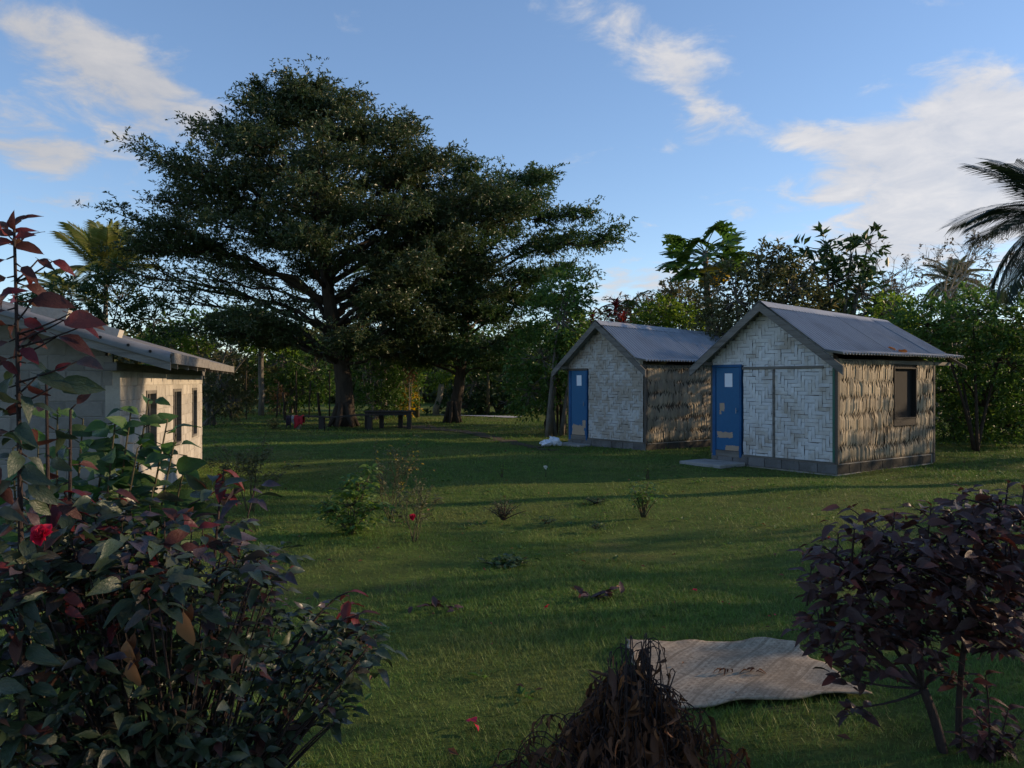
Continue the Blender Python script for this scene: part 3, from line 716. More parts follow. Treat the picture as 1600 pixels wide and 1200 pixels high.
def spreading_tree(name, label, base, top_off, trunk_r, fork_z, env, nb, m_leaf, m_bark, seed, L=.19, Wd=.075, twigs=34, group=None, side_gap=None):
    """a broad tree whose boughs run out to a given outline; env rows: z, reach to -x, reach to +x"""
    r = np.random.default_rng(seed); root = empty(name, base); tag(root, label, 'tree', group)
    env = np.array(env, float); zs = env[:, 0]; ztop = zs.max()
    axis = lambda z: np.array([top_off * min(1, max(0, z / ztop)) ** 1.3, 0, z])
    tr = MB(); zz = np.linspace(0, ztop * .93, 16)
    rr = trunk_r * np.clip(1 - zz / ztop, .04, 1) ** .8; rr[0] *= 1.25; rr[1] *= 1.05
    tp = np.array([axis(z) for z in zz]); tp[:, 0] += .10 * np.sin(zz * .9); tp[:, 1] += .12 * np.sin(zz * .7 + 1)
    tr.tube(tp, rr, 12)
    for k in range(6): # root flare
        a_ = k * 1.05 + .3; e = np.array([math.cos(a_), math.sin(a_), 0])
        tr.tube([e * trunk_r * .5 + [0, 0, .9], e * trunk_r * 1.05 + [0, 0, .3], e * trunk_r * 1.6 + [0, 0, -.05]], [trunk_r * .35, trunk_r * .35, trunk_r * .15], 6)
    V = []
    for b in range(nb):
        u = (b + r.uniform(.2, .8)) / nb
        ze = np.interp(u, [0, 1], [zs.min(), ztop - .2]) if b else zs.min()
        phi = b * 2.39996 + r.normal(0, .25)
        cx_ = math.cos(phi); rl, rg = np.interp(ze, zs[::-1] if zs[0] > zs[-1] else zs, env[::-1, 1] if zs[0] > zs[-1] else env[:, 1]), np.interp(ze, zs[::-1] if zs[0] > zs[-1] else zs, env[::-1, 2] if zs[0] > zs[-1] else env[:, 2])
        reach = (rl * (1 - cx_) + rg * (1 + cx_)) / 2 * r.uniform(.82, 1.03); 
        if abs(cx_) < .6: reach *= .88
        z0 = max(fork_z, min(ze - .30 * reach + r.normal(0, .3), ztop * .88)); st = axis(z0)
        e = np.array([cx_, math.sin(phi), 0]); end = axis(ze) + e * reach; end[2] = ze
        mid = st + (end - st) * .5 + np.array([0, 0, (.10 + .12 * r.random()) * reach * (1 if ze > 4.5 else .6)]) + r.normal(0, .25, 3)
        pts = bez(st, mid, end, 10); pts[1:-1] += r.normal(0, .09, (8, 3))
        br = max(.03, trunk_r * .42 * (reach / env[:, 1:].max()) ** .9 * (1 - .45 * z0 / ztop)); tr.tube(pts, np.linspace(br, .018, 10), 6)
        if side_gap and side_gap(end): leafy = .25
        else: leafy = 1
        # side branches carrying flat sprays, tips lifted
        ns = int(5 + reach * 1.35)
        for k in range(ns):
            t = r.uniform(.30, 1.0) if k else 1.0; i = t * 9; i0 = min(int(i), 8); p = pts[i0] + (pts[i0 + 1] - pts[i0]) * (i - i0)
            sgn = 1 if k % 2 else -1; ang = phi + sgn * r.uniform(.25, 1.15) * (1 if k else .1); ln = reach * r.uniform(.10, .26) * (1.25 - .5 * t) + .35
            q_ = p + np.array([math.cos(ang) * ln, math.sin(ang) * ln, ln * r.uniform(.05, .55)])
            sb = bez(p, (p + q_) / 2 + [0, 0, -.08 * ln], q_, 5); tr.tube(sb, np.linspace(max(.012, br * .25), .008, 5), 4, False)
            nt_ = int(twigs * leafy * (0.6 + ln * .55)); tt = r.uniform(.15, 1.05, nt_)
            P = sb[0] + (sb[-1] - sb[0]) * tt[:, None] + r.normal(0, 1, (nt_, 3)) * np.array([.26, .26, .13]) * (.6 + .4 * ln)
            D = np.array([math.cos(ang), math.sin(ang), .42]) + r.normal(0, .55, (nt_, 3))
            V.append(twigs_leaves(r, P, D, r.uniform(.25, .6, nt_), 9, L, Wd))
    # leader tuft
    nt_ = 120; P = axis(ztop - .7) + r.normal(0, 1, (nt_, 3)) * [.5, .5, .45]; V.append(twigs_leaves(r, P, r.normal(0, .6, (nt_, 3)) + [0, 0, .7], r.uniform(.25, .6, nt_), 7, L, Wd))
    tr.build('trunk', m_bark, root, True); crown_mesh('crown', np.vstack(V), m_leaf, root); return root

def leafy(name, label, cat, base, blobs, m_leaf, m_bark, seed, L=.2, Wd=.09, dens=1.0, stems=3, sr=.05, group=None, m=6, tl=.4, droop=.3, fill=.75, up=.25):
    """bush or tree as foliage lumps (centre, radii, relative to base) borne on stems"""
    r = np.random.default_rng(seed); base = Vector(base); root = empty(name, base); tag(root, label, cat, group); tr = MB(); V = []
    cen = np.mean([b[0] for b in blobs], axis=0)
    for k in range(stems):
        b = blobs[k % len(blobs)]; s0 = np.array([r.normal(0, sr * 2), r.normal(0, sr * 2), -.05]); e = np.array(b[0], float) + [0, 0, b[1][2] * .3]
        tr.tube(bez(s0, [(s0[0] * .5 + e[0] * .35), (s0[1] * .5 + e[1] * .35), e[2] * .55], e, 8), np.linspace(sr, sr * .2, 8), 6)
    for bi, (c, rad) in enumerate(blobs):
        c = np.array(c, float); rad = np.array(rad, float)
        if bi >= stems: tr.tube(bez(cen * [1, 1, .5], (cen + c) / 2, c, 6), np.linspace(sr * .6, sr * .15, 6), 5)
        area = 4 * math.pi * ((rad[0] * rad[1]) ** .8 + (rad[0] * rad[2]) ** .8 + (rad[1] * rad[2]) ** .8) / 3
        nt_ = int(area / (L * Wd * m) * 1.5 * dens) + 4
        d = unit(r.normal(0, 1, (nt_, 3))); rr = r.uniform(0, 1, nt_) ** (1 / 3.0) * .5 + .5 * fill + (1 - fill) * .5 * r.random(nt_); lump = 1 + .20 * np.sin(d[:, 0] * 5 + bi) * np.sin(d[:, 2] * 6 + bi * 2) + .14 * np.sin(d[:, 1] * 9 + d[:, 2] * 7)
        P = c + d * rad * (rr * lump)[:, None] * .92
        for k in range(0, nt_, max(1, nt_ // 26)): tr.tube([c + (P[k] - c) * .1, c + (P[k] - c) * .55 + [0, 0, -.03], P[k]], [sr * .25, sr * .15, sr * .06], 4, False)
        V.append(twigs_leaves(r, P, d + [0, 0, up] + r.normal(0, .5, (nt_, 3)), r.uniform(.5, 1.2, nt_) * tl, m, L, Wd, droop))
    tr.build('trunk' if cat == 'tree' else 'stems', m_bark, root, True); crown_mesh('crown' if cat == 'tree' else 'foliage', np.vstack(V), m_leaf, root); return root

def frond_mesh(name, Lf, nl, leaf, droop, m, seed, wid=.045, hang=.35):
    """pinnate frond along +x, arching down; returns mesh"""
    r = np.random.default_rng(seed); t = np.linspace(0, 1, 12); mid = np.column_stack([Lf * (t - .10 * droop * t ** 2), np.zeros(12), Lf * (.28 * t - .62 * droop * t ** 2)])
    mb = MB(); mb.tube(mid, np.linspace(.03, .006, 12) * (Lf / 3), 4, False)
    for k in range(nl):
        tt = .12 + .88 * (k + .5) / nl; p = np.array([np.interp(tt, t, mid[:, i]) for i in range(3)]); ax = unit(np.array([np.interp(min(1, tt + .05), t, mid[:, i]) for i in range(3)]) - p)
        ll = leaf * (math.sin(math.pi * (.12 + .80 * tt)) ** .6) * r.uniform(.85, 1.1)
        for s in (-1, 1):
            d = unit(np.array([0, s * 1.0, 0]) + ax * (.45 + .7 * tt) + [0, 0, -.05]); e1 = p + d * ll * .55 + [0, 0, -hang * ll * .15]; e2 = p + d * ll + [0, 0, -hang * ll * r.uniform(.4, .9)]
            n_ = unit(np.cross(d, [0, 0, 1.0])) * wid * .5; mb.add([p - n_ * .4, p + n_ * .4, e1 + n_, e1 - n_, e2], [(0, 1, 2, 3)], [(3, 2, 4)])
    me = mb.mesh(name); me.materials.append(m); return me
def palm(name, label, base, height, nf, Lf, m_leaf, seed, tr_r=.14, leafl=.75, lean=(0, 0), droop=(.7, 1.4), nl=34, cat='palm', lift=(-.1, 1.15), azr=None, wid=.05):
    r = random.Random(seed); root = empty(name, base); tag(root, label, cat); t = np.linspace(0, 1, 10)
    tp = np.column_stack([lean[0] * t ** 1.6, lean[1] * t ** 1.6, height * t]); mb = MB(); rr = np.linspace(tr_r * 1.25, tr_r * .8, 10); mb.tube(tp, rr, 9); mb.build('trunk', B_grey, root, True)
    meshes = [frond_mesh('frond', Lf, nl, leafl, droop[0] + (droop[1] - droop[0]) * k / 2, m_leaf, seed + k, wid) for k in range(3)]
    for k in range(nf):
        o = link('frond', meshes[k % 3], root); o.location = tp[-1] + np.array([0, 0, -.05 + .1 * r.random()])
        a_ = k * 2.39996 + r.uniform(-.2, .2) if azr is None else r.uniform(*azr); u = k / nf
        o.rotation_euler = (r.uniform(-.25, .25), -(lift[1] + (lift[0] - lift[1]) * u), a_); s_ = r.uniform(.85, 1.1); o.scale = (s_, s_, s_)
    return root

# ------------------------------------------------------------------ the two yard trees
D1 = 30.75; k1 = D1 / F
tz = lambda py: EYE + (CY - py) * k1
env1 = [(tz(118), .4, .4), (tz(150), 1.3, .8), (tz(185), 1.9, 2.8), (tz(225), 3.5, 4.2), (tz(262), 4.7, 4.8), (tz(300), 5.9, 6.2), (tz(345), 7.1, 6.7),
        (tz(400), 7.2, 6.7), (tz(445), 7.2, 5.8), (tz(490), 6.2, 5.2), (tz(530), 4.6, 4.6), (tz(548), 3.4, 4.2)]
t1 = gp(537, 666)
spreading_tree('spreading_tree', 'huge spreading dark tree with layered boughs standing over the bench', t1, -1.7, .37, 2.4, env1, 78, L_big, B_tree, 41, L=.155, Wd=.062, twigs=30, side_gap=lambda e: e[0] < 0 and 4.3 < e[2] < 6.3)
t2 = gp(707, 661); k2 = t2.y / F; tz2 = lambda py: EYE + (CY - py) * k2
env2 = [(tz2(262), .8, 1.0), (tz2(300), 2.6, 2.6), (tz2(335), 3.2, 4.4), (tz2(372), 3.8, 6.0), (tz2(400), 4.0, 5.8), (tz2(440), 4.0, 4.6), (tz2(490), 3.8, 3.6), (tz2(545), 3.2, 2.8), (tz2(575), 2.2, 2.4)]
spreading_tree('spreading_tree', 'smaller dark tree with a forked thin trunk left of the far hut', t2, 2.0, .26, 2.0, [(a_, b_, c_ * .92) for a_, b_, c_ in env2], 44, L_two, B_tree, 57, L=.155, Wd=.064, twigs=32)

# ------------------------------------------------------------------ trees and bushes behind
def at(px, d): return Vector(((px - CX) / F * d, d, 0))
def blobs_px(base, d, lst):
    """(px, py, rx_px, rz_px, depth offset) -> blob rows relative to base"""
    o = []
    for (px, py, rx, rz_, dd) in lst:
        D_ = d + dd; p = wp(px, py, D_); k = D_ / F; o.append(((p.x - base.x, p.y - base.y, p.z), (rx * k, (rx + rz_) / 2 * k, rz_ * k)))
    return o
def bush_px(name, label, cat, px, d, lst, m_leaf, seed, bark_=None, **kw):
    b = at(px, d); return leafy(name, label, cat, b, blobs_px(b, d, lst), m_leaf, bark_ or B_grey, seed, **kw)

bush_px('leafy_tree', 'bushy mid green tree rising left of the far hut roof', 'tree', 862, 25.5, [(875, 500, 52, 62, 0), (845, 560, 55, 55, .5), (890, 455, 38, 40, .6), (905, 545, 32, 50, 0), (830, 610, 45, 40, .6)], L_green, 101, L=.17, Wd=.08, dens=1.0, sr=.10, stems=4)
bush_px('leafy_tree', 'dense dark olive tree directly behind the gap between both huts', 'tree', 1150, 23.5, [(1150, 470, 55, 60, 0), (1190, 440, 45, 50, .5), (1235, 455, 45, 55, 0), (1120, 520, 40, 45, 0), (1215, 410, 30, 32, .3), (1170, 540, 60, 50, .5), (1260, 500, 50, 50, .5)], L_olive, 103, L=.17, Wd=.075, dens=.95, sr=.11, stems=4)
bush_px('leafy_tree', 'tall open tree with large drooping leaves behind the near hut ridge', 'tree', 1310, 24.5, [(1290, 390, 30, 30, 0), (1268, 418, 22, 24, .3), (1330, 400, 16, 22, 0), (1358, 382, 18, 24, 0), (1300, 440, 40, 34, .4), (1345, 455, 40, 36, 0), (1285, 485, 50, 32, 0), (1375, 490, 30, 28, .3), (1340, 510, 60, 50, .5)], L_dark, 105, L=.34, Wd=.14, dens=.62, sr=.10, stems=5, tl=.5, droop=.6)
bush_px('bright_bush', 'bright yellow-green bush just beyond the near hut ridge end', 'bush', 1395, 22.0, [(1395, 485, 28, 26, 0), (1385, 515, 26, 26, 0), (1412, 520, 22, 26, 0), (1400, 570, 35, 60, 0)], L_bright, 107, L=.16, Wd=.08, dens=.9, sr=.06)
bush_px('leafy_tree', 'wide feathery green tree overhanging the near hut back eave', 'tree', 1523, 20.0, [(1455, 505, 58, 34, .0), (1520, 490, 62, 36, .3), (1590, 500, 60, 46, .5), (1490, 550, 62, 34, .6), (1570, 565, 62, 40, .2), (1440, 535, 40, 22, 0), (1640, 540, 60, 60, 0), (1540, 615, 56, 36, 1.2), (1610, 630, 60, 44, .8), (1480, 610, 40, 30, 1.5), (1500, 655, 45, 28, 1.6), (1580, 665, 60, 26, 1.4)], L_green, 109, bark_=B_tree, L=.17, Wd=.062, dens=.9, sr=.05, stems=4, tl=.45)
bush_px('undergrowth_bush', 'dark undergrowth bush behind the near hut back corner', 'bush', 1490, 24.0, [(1480, 640, 50, 50, 0), (1540, 650, 55, 45, 0), (1600, 645, 55, 55, 0), (1660, 630, 50, 70, 0)], L_dark, 111, L=.22, Wd=.07, dens=.9, sr=.05)
bush_px('leafy_bush', 'light green rounded bush behind the far hut ridge', 'bush', 1035, 27.0, [(1035, 490, 34, 26, 0), (1015, 510, 34, 30, 0), (1070, 505, 36, 30, 0), (1050, 560, 70, 60, 0)], L_bright, 113, L=.16, Wd=.08, dens=.9, sr=.06)
bush_px('leafy_bush', 'olive bush between the papaya and the far hut roof', 'bush', 1085, 30.0, [(1075, 475, 42, 30, 0), (1050, 455, 26, 16, 0), (1100, 500, 40, 40, 0)], L_olive, 115, L=.17, Wd=.08, dens=.7, sr=.06)
bush_px('pale_bush', 'far pale hazy bush low on the skyline left of the papaya', 'bush', 1010, 42.0, [(1010, 490, 45, 22, 0), (960, 500, 40, 16, 0), (1060, 480, 40, 26, 0)], L_olive, 117, L=.26, Wd=.12, dens=.7, sr=.08)

def bare_tree(name, label, px, d, top, spread_px, seed, m=B_pale, leaves=L_dry, nl=240):
    r = np.random.default_rng(seed); b = at(px, d); root = empty(name, b); tag(root, label, 'tree'); k = d / F; H = EYE + (CY - top) * k; tr = MB(); ends = []
    def grow(p, dirv, L, rad, lev):
        e = p + dirv * L; tr.tube(bez(p, (p + e) / 2 + r.normal(0, L * .08, 3), e, 4), np.linspace(rad, rad * .6, 4), 4, False); ends.append(e)
        if lev == 0: return
        for _ in range(3 if lev > 1 else 4): grow(p + dirv * L * r.uniform(.55, 1), unit(dirv * .9 + r.normal(0, .55, 3) + [0, 0, .12]), L * r.uniform(.52, .72), rad * .58, lev - 1)
    for s in range(3): grow(np.array([0, 0, 0.0]), unit(np.array([r.normal(0, .22), r.normal(0, .15), 1.0])), H * .52, .10, 5)
    tr.build('trunk', m, root); E = np.array(ends); P = E[r.integers(0, len(E), nl)] + r.normal(0, .1, (nl, 3)); crown_mesh('crown', twigs_leaves(r, P, r.normal(0, 1, (nl, 3)), np.full(nl, .3), 4, .16, .09), leaves, root); return root
bare_tree('bare_tree', 'leafless pale tree beyond the near hut roof, under the bright clouds', 1425, 31, 405, 60, 131)
bare_tree('bare_tree', 'leafless brown-grey tree right beside the sunlit palm on the skyline', 1462, 34, 398, 60, 132)
bare_tree('bare_tree', 'thinly leaved grey tree beside the papaya trunk', 1062, 33, 425, 50, 133, nl=420)

# papaya
def papaya():
    d = 26.5; b = at(1110, d); k = d / F; H = EYE + (CY - 392) * k; root = empty('papaya_tree', b); tag(root, 'papaya tree with a bare pole trunk and star-shaped leaf crown', 'tree')
    mb = MB(); t = np.linspace(0, 1, 10); mb.tube(np.column_stack([-.18 * t ** 2, np.zeros(10), H * t]), np.linspace(.16, .09, 10), 8); mb.build('trunk', B_grey, root, True)
    r = random.Random(5); top = Vector((-.18, 0, H)); variants = []
    for vk in range(3):
        q = np.random.default_rng(vk + 90); mb = MB(); Lp = .62 + .1 * vk; mb.tube(bez((0, 0, 0), (Lp * .5, 0, .10), (Lp, 0, 0), 5), .014, 4, False)
        for fi in range(7): # lobes, each cut into fingers
            a_ = (fi - 3) * .62; ll = .44 * (1 - .06 * abs(fi - 3)); dv = np.array([math.cos(a_), math.sin(a_), -.12 - .08 * abs(fi - 3)]); pv = np.array([-math.sin(a_), math.cos(a_), 0]); o_ = np.array([Lp, 0, 0]); n_ = 5
            for s in range(n_):
                t0 = s / n_; w0 = .05 + .08 * math.sin(math.pi * t0); c0 = o_ + dv * ll * t0 + [0, 0, -.10 * t0 ** 2]; c1 = o_ + dv * ll * (t0 + .28) + [0, 0, -.10 * (t0 + .28) ** 2]
                mb.add([c0 - pv * .03, c0 + pv * .03, c1 + pv * (w0 + .03) + dv * .04, c1, c1 - pv * (w0 + .03) + dv * .04], [], [(0, 1, 3), (1, 2, 3), (0, 3, 4)])
        me = mb.mesh('leaf'); variants.append(me)
    for me in variants: me.materials.append(L_green)
    yl = variants[0].copy(); yl.materials.clear(); yl.materials.append(L_yellow)
    for k_ in range(26):
        u = k_ / 26; o = link('leaf', yl if k_ in (23, 24) else variants[k_ % 3], root); o.location = top + Vector((0, 0, -.45 * u)); lift = .62 - 1.0 * u
        o.rotation_euler = (r.uniform(-.3, .3), -lift, k_ * 2.39996); s_ = r.uniform(1.05, 1.4); o.scale = (s_,) * 3
    for k_ in range(5):
        mb = MB(); a_ = k_ * 1.26; p = top + Vector((.16 * math.cos(a_), .16 * math.sin(a_), -.55 - .07 * k_)); mb.tube([p + Vector((0, 0, .13)), p + Vector((0, 0, .08)), p, p + Vector((0, 0, -.09)), p + Vector((0, 0, -.13))], [.01, .05, .075, .055, .008], 7); mb.build('fruit', L_green, root, True)
papaya()

palm('coconut_palm', 'sunlit yellow-green coconut palm rising behind the block building', at(165, 46), EYE + (CY - 432) * 46 / F, 22, 3.6, L_palm, 201, leafl=1.15, nl=44, lift=(.15, 1.4), droop=(.4, .95), wid=.075)
palm('coconut_palm', 'lower coconut palm beside the sunlit one, half hidden by red leaves', at(98, 42), EYE + (CY - 462) * 42 / F, 14, 2.8, L_palm, 205, leafl=.7, nl=34, lift=(-.1, 1.0), wid=.06)
palm('coconut_palm', 'small sunlit palm on the skyline left of the big dark palm', at(1490, 36), EYE + (CY - 440) * 36 / F, 22, 1.5, L_olive, 202, leafl=.5, nl=44, lift=(-.6, 1.3), wid=.035)
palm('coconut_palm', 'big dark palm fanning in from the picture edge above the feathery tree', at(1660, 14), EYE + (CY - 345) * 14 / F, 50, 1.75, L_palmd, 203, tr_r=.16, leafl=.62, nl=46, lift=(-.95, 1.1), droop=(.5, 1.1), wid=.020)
palm('coconut_palm', 'far palm with pale fronds glimpsed through the big tree', at(600, 44), EYE + (CY - 428) * 44 / F, 15, 2.6, L_palm, 204, leafl=.8, lift=(-.3, 1.1), wid=.07)
palm('young_palm', 'thin young palm standing up behind the far hut roof', at(978, 31), EYE + (CY - 482) * 31 / F, 9, 1.1, L_dark, 206, tr_r=.03, leafl=.34, nl=14, lift=(-.1, .9), wid=.07)
bush_px('dark_shrub', 'dark shrubby tree below the coconut palms behind the block roof', 'bush', 150, 33, [(110, 470, 60, 34, 0), (190, 470, 50, 50, 1), (60, 500, 60, 40, 0), (170, 440, 34, 30, 1), (240, 500, 40, 40, 1)], L_dark, 120, L=.30, Wd=.09, dens=.8, sr=.08)

# red cordyline seen above the far hut roof
def cordyline(px, py, d, label, seed, n=26, L=.55):
    b = at(px, d); root = empty('red_cordyline', b); tag(root, label, 'plant', 'red-leaved plants over the far hut'); H = EYE + (CY - py) * d / F; r = np.random.default_rng(seed)
    mb = MB(); mb.tube([(0, 0, 0), (.03, 0, H * .5), (0, 0, H)], [.04, .03, .02], 6); mb.build('stem', B_grey, root)
    me = MB()
    v = []
    for t in np.linspace(0, 1, 5): wd = .055 * math.sin(math.pi * (.08 + .88 * t)) + .005; v += [(L * t, -wd, .25 * t - .42 * t * t), (L * t, 0, .25 * t - .42 * t * t - .015), (L * t, wd, .25 * t - .42 * t * t)]
    ii = np.arange(15).reshape(5, 3); me.add(v, np.stack([ii[:-1, :-1], ii[1:, :-1], ii[1:, 1:], ii[:-1, 1:]], -1).reshape(-1, 4)); me = me.mesh('leaf'); me.materials.append(L_red)
    for k in range(n):
        o = link('leaf', me, root); u = k / n; o.location = (0, 0, H - .25 * u); o.rotation_euler = (r.normal(0, .2), -(1.2 - 1.7 * u), k * 2.4); s_ = r.uniform(.8, 1.1); o.scale = (s_,) * 3
cordyline(962, 480, 29, 'dark red-leaved plant standing tallest above the far hut ridge', 1)
cordyline(926, 497, 27, 'red-leaved plant peeping left of the far hut gable peak', 2, 22, .45)
cordyline(973, 500, 28, 'bright red-leaved plant low behind the far hut ridge', 3, 24, .5)

# vegetation beyond the yard, left to right
BG = [('leafy_bush', 'sunlit yellow-green bush seen under the left boughs of the big tree', 330, 40, [(300, 515, 55, 30, 0), (370, 505, 55, 26, 0), (260, 540, 50, 36, 0), (420, 530, 50, 30, 0)], L_bright, .26, .13),
      ('leafy_tree', 'dim wooded tree left of the grey pole under the big tree', 370, 44, [(360, 560, 60, 50, 0), (320, 590, 50, 50, 0), (400, 600, 45, 45, 0)], L_olive, .24, .11),
      ('leafy_tree', 'dim leafy tree right of the grey pole behind the bench', 455, 43, [(440, 565, 55, 45, 0), (490, 580, 45, 50, 0), (460, 610, 60, 30, 0)], L_green, .24, .11),
      ('leafy_bush', 'tall grey-green bush close right of the big trunk', 592, 36, [(585, 580, 38, 48, 0), (610, 560, 34, 36, 0), (630, 590, 34, 45, 0), (590, 625, 45, 25, 0)], L_green, .15, .07),
      ('leafy_bush', 'sunlit bush behind the yellow shrub, between the two trunks', 650, 42, [(640, 555, 45, 36, 0), (680, 570, 40, 40, 0)], L_bright, .22, .10),
      ('leafy_bush', 'broad dark creeper thicket rising beyond the pale road', 770, 43, [(740, 600, 60, 40, 0), (800, 585, 70, 52, 0), (860, 600, 60, 50, 1), (720, 635, 50, 18, -1), (790, 630, 60, 20, -1), (850, 635, 50, 22, -1)], L_dark, .30, .17),
      ('leafy_bush', 'second creeper thicket higher up behind the forked tree', 730, 50, [(700, 560, 70, 50, 0), (780, 545, 70, 50, 0), (850, 550, 60, 50, 0)], L_green, .32, .16),
      ('leafy_bush', 'low dark hedge bush by the far end of the block building', 325, 31, [(325, 625, 30, 24, 0), (345, 600, 24, 26, 0), (365, 630, 26, 20, 0)], L_olive, .16, .08),
      ]
for i, (nm, lab, px, d, lst, ml, L_, W_) in enumerate(BG):
    bush_px(nm, lab, 'tree' if nm == 'leafy_tree' else 'bush', px, d, lst, ml, 300 + i, L=L_, Wd=W_, dens=.85, sr=.09, stems=4)
# distant wood closing the horizon
r = np.random.default_rng(77); V = []
for k in range(150):
    a_ = r.uniform(-1.25, 1.35); d = r.uniform(62, 95); h = r.uniform(3.0, 6.0); c = np.array([d * math.sin(a_), d * math.cos(a_), h * .5]); n_ = 260
    dd = unit(r.normal(0, 1, (n_, 3))); P = c + dd * np.array([4.0, 3.0, h * .62]) * r.uniform(.6, 1, (n_, 1)); V.append(twigs_leaves(r, P, dd + [0, 0, .2], r.uniform(.5, 1.2, n_), 4, .75, .4))
tag(crown_mesh('distant_wood', np.vstack(V), L_olive, None), 'far belt of hazy woodland closing the horizon behind everything', 'woodland', kind='stuff')

# trees along the right-hand boundary, beside and behind the viewer: they shade the lawn
shade = [((13.5, 4.2), 5.2, 2.6, .60), ((14.5, 9.0), 5.0, 2.4, .30), ((12.5, -1.0), 6.0, 3.0, .7), ((18.5, 12.6), 5.6, 2.2, .18), ((17.0, 6.5), 6.6, 2.8, .40), ((24, 15.0), 4.2, 1.6, .14), ((19.5, 19.2), 4.1, 2.1, .34)]
for i, ((x, y), h, rad, dn) in enumerate(shade):
    q = random.Random(i); bl_ = [((0, 0, h * .62), (rad, rad, h * .34)), ((rad * .5, rad * .5, h * .38), (rad * .8, rad * .8, h * .3)), ((-rad * .4, -rad * .6, h * .35), (rad * .8, rad * .8, h * .3)), ((q.uniform(-.5, .5), q.uniform(-.5, .5), h * .85), (rad * .6, rad * .6, h * .2))]
    leafy('boundary_tree', 'boundary shade tree out beyond the right edge of the view', 'tree', (x, y, 0), bl_, L_green, B_grey, 400 + i, L=.30, Wd=.15, dens=dn * .55, sr=.13, group='boundary shade trees', tl=.6)

# ------------------------------------------------------------------ things under and around the big tree
def post(name, label, cat, base, h, rad, m, lean=(0, 0), group=None, sides=7):
    mb = MB(); t = np.linspace(0, 1, 6); q = np.random.default_rng(int(abs(base[0]) * 100)); pts = np.column_stack([lean[0] * t, lean[1] * t, h * t - .05]); pts[1:-1] += q.normal(0, rad * .25, (4, 3))
    mb.tube(pts, rad * (1.1 - .25 * t), sides); o = mb.build(name, m, None, True); o.location = base; return tag(o, label, cat, group)
post('power_pole', 'straight grey pole in the trees left of the big trunk', 'pole', at(408, 40), 5.5, .14, B_grey)
post('fence_post', 'pale straight fence post beside the yellow shrub', 'post', gp(617, 643), 1.25, .085, B_pale, (.02, 0))
post('tree_stump', 'leaning pale dead stump left of the forked tree', 'stump', gp(681, 648), 1.65, .17, B_pale, (.3, 0))
for i, (px, h) in enumerate([(858, 1.1), (864, 1.6), (870, 2.3), (876, 1.9), (883, 1.5), (852, .9)]):
    post('fence_stake', f'{["second","third","fourth","fifth","sixth","first"][i]} stake from the left of the thin fence beside the far hut', 'stake', at(px, 26.0 + .15 * i) , h, .045, B_tree, (.03 * (i % 3 - 1), 0), 'fence stakes by the far hut')
for i, px in enumerate([362, 385, 432, 446, 463, 482, 500, 515]):
    nms = ['leftmost', 'second from left', 'third from left', 'fourth from left', 'fifth from left', 'sixth from left', 'seventh from left', 'rightmost']
    post('thin_trunk', f'{nms[i]} of the thin dark trunks standing behind the bench', 'trunk', at(px, 36 + (i % 3)), 1.3 + .5 * ((i * 5) % 3), .035 + .03 * (i % 3 == 0), B_tree, (.1 * ((i * 7) % 3 - 1), 0), 'thin trunks behind the bench')
# leggy pale stems by the big trunk
root = empty('leggy_shrub', gp(580, 650)); tag(root, 'leggy shrub of bare pale stems fanning up beside the big trunk', 'shrub'); mb = MB()
for k in range(7): mb.tube(bez((0, 0, 0), (-.3 + .1 * k, 0, 1.2), (-1.1 + .33 * k, .2 * (k % 2), 2.7 + .3 * (k % 3)), 7), np.linspace(.03, .012, 7), 5)
mb.build('stems', B_pale, root, True)
# yellow shrub, banana plants, reddish plant
bush_px('yellow_shrub', 'yellow-leaved shrub glowing between the two tree trunks', 'shrub', 637, 37, [(636, 618, 10, 14, 0), (642, 630, 9, 10, 0), (630, 632, 8, 10, 0)], L_yellow, 330, L=.16, Wd=.09, dens=.8, sr=.03)
bush_px('rust_plant', 'rust-red leafy plant behind the stakes left of the trunk', 'plant', 436, 41, [(434, 612, 6, 13, 0), (440, 628, 5, 10, 0)], L_tan, 331, L=.2, Wd=.1, dens=.5, sr=.03)
bush_px('rust_creeper', 'orange dead fronds hanging between the tree crowns', 'plant', 640, 34, [(640, 556, 4, 14, 0), (646, 576, 3, 10, 0)], L_tan, 332, L=.24, Wd=.06, dens=.4, sr=.03, up=-.6)
def banana(px, py, d, label, seed, s=1.0):
    b = at(px, d); root = empty('banana_plant', b); tag(root, label, 'banana plant', 'banana plants beyond the yard'); H = EYE + (CY - py) * d / F
    mb = MB(); mb.tube([(0, 0, -.1), (.03, 0, H * .6), (0, 0, H)], [.11, .09, .05], 7); mb.build('stem', B_stem, root, True); r = random.Random(seed); v = []
    for t in np.linspace(0, 1, 7): wd = .15 * math.sin(math.pi * (.05 + .9 * t)) ** .7; z = .55 * t - .6 * t ** 2.4; v += [(1.2 * t * .8, -wd, z + .05), (1.2 * t * .8, 0, z), (1.2 * t * .8, wd, z + .05)]
    ii = np.arange(21).reshape(7, 3); m_ = MB(); m_.add(v, np.stack([ii[:-1, :-1], ii[1:, :-1], ii[1:, 1:], ii[:-1, 1:]], -1).reshape(-1, 4)); me = m_.mesh('leaf'); me.materials.append(L_bright)
    for k in range(7): o = link('leaf', me, root); o.location = (0, 0, H - .05); o.rotation_euler = (r.uniform(-.3, .3), -r.uniform(.2, .95), k * .95 + r.uniform(-.3, .3)); o.scale = (s * r.uniform(.8, 1.2),) * 3
banana(652, 600, 38, 'banana plant with bright upright leaves above the yellow shrub', 1, 1.1)
banana(762, 580, 41, 'lone banana plant lit bright under the forked tree limb', 2, 1.0)

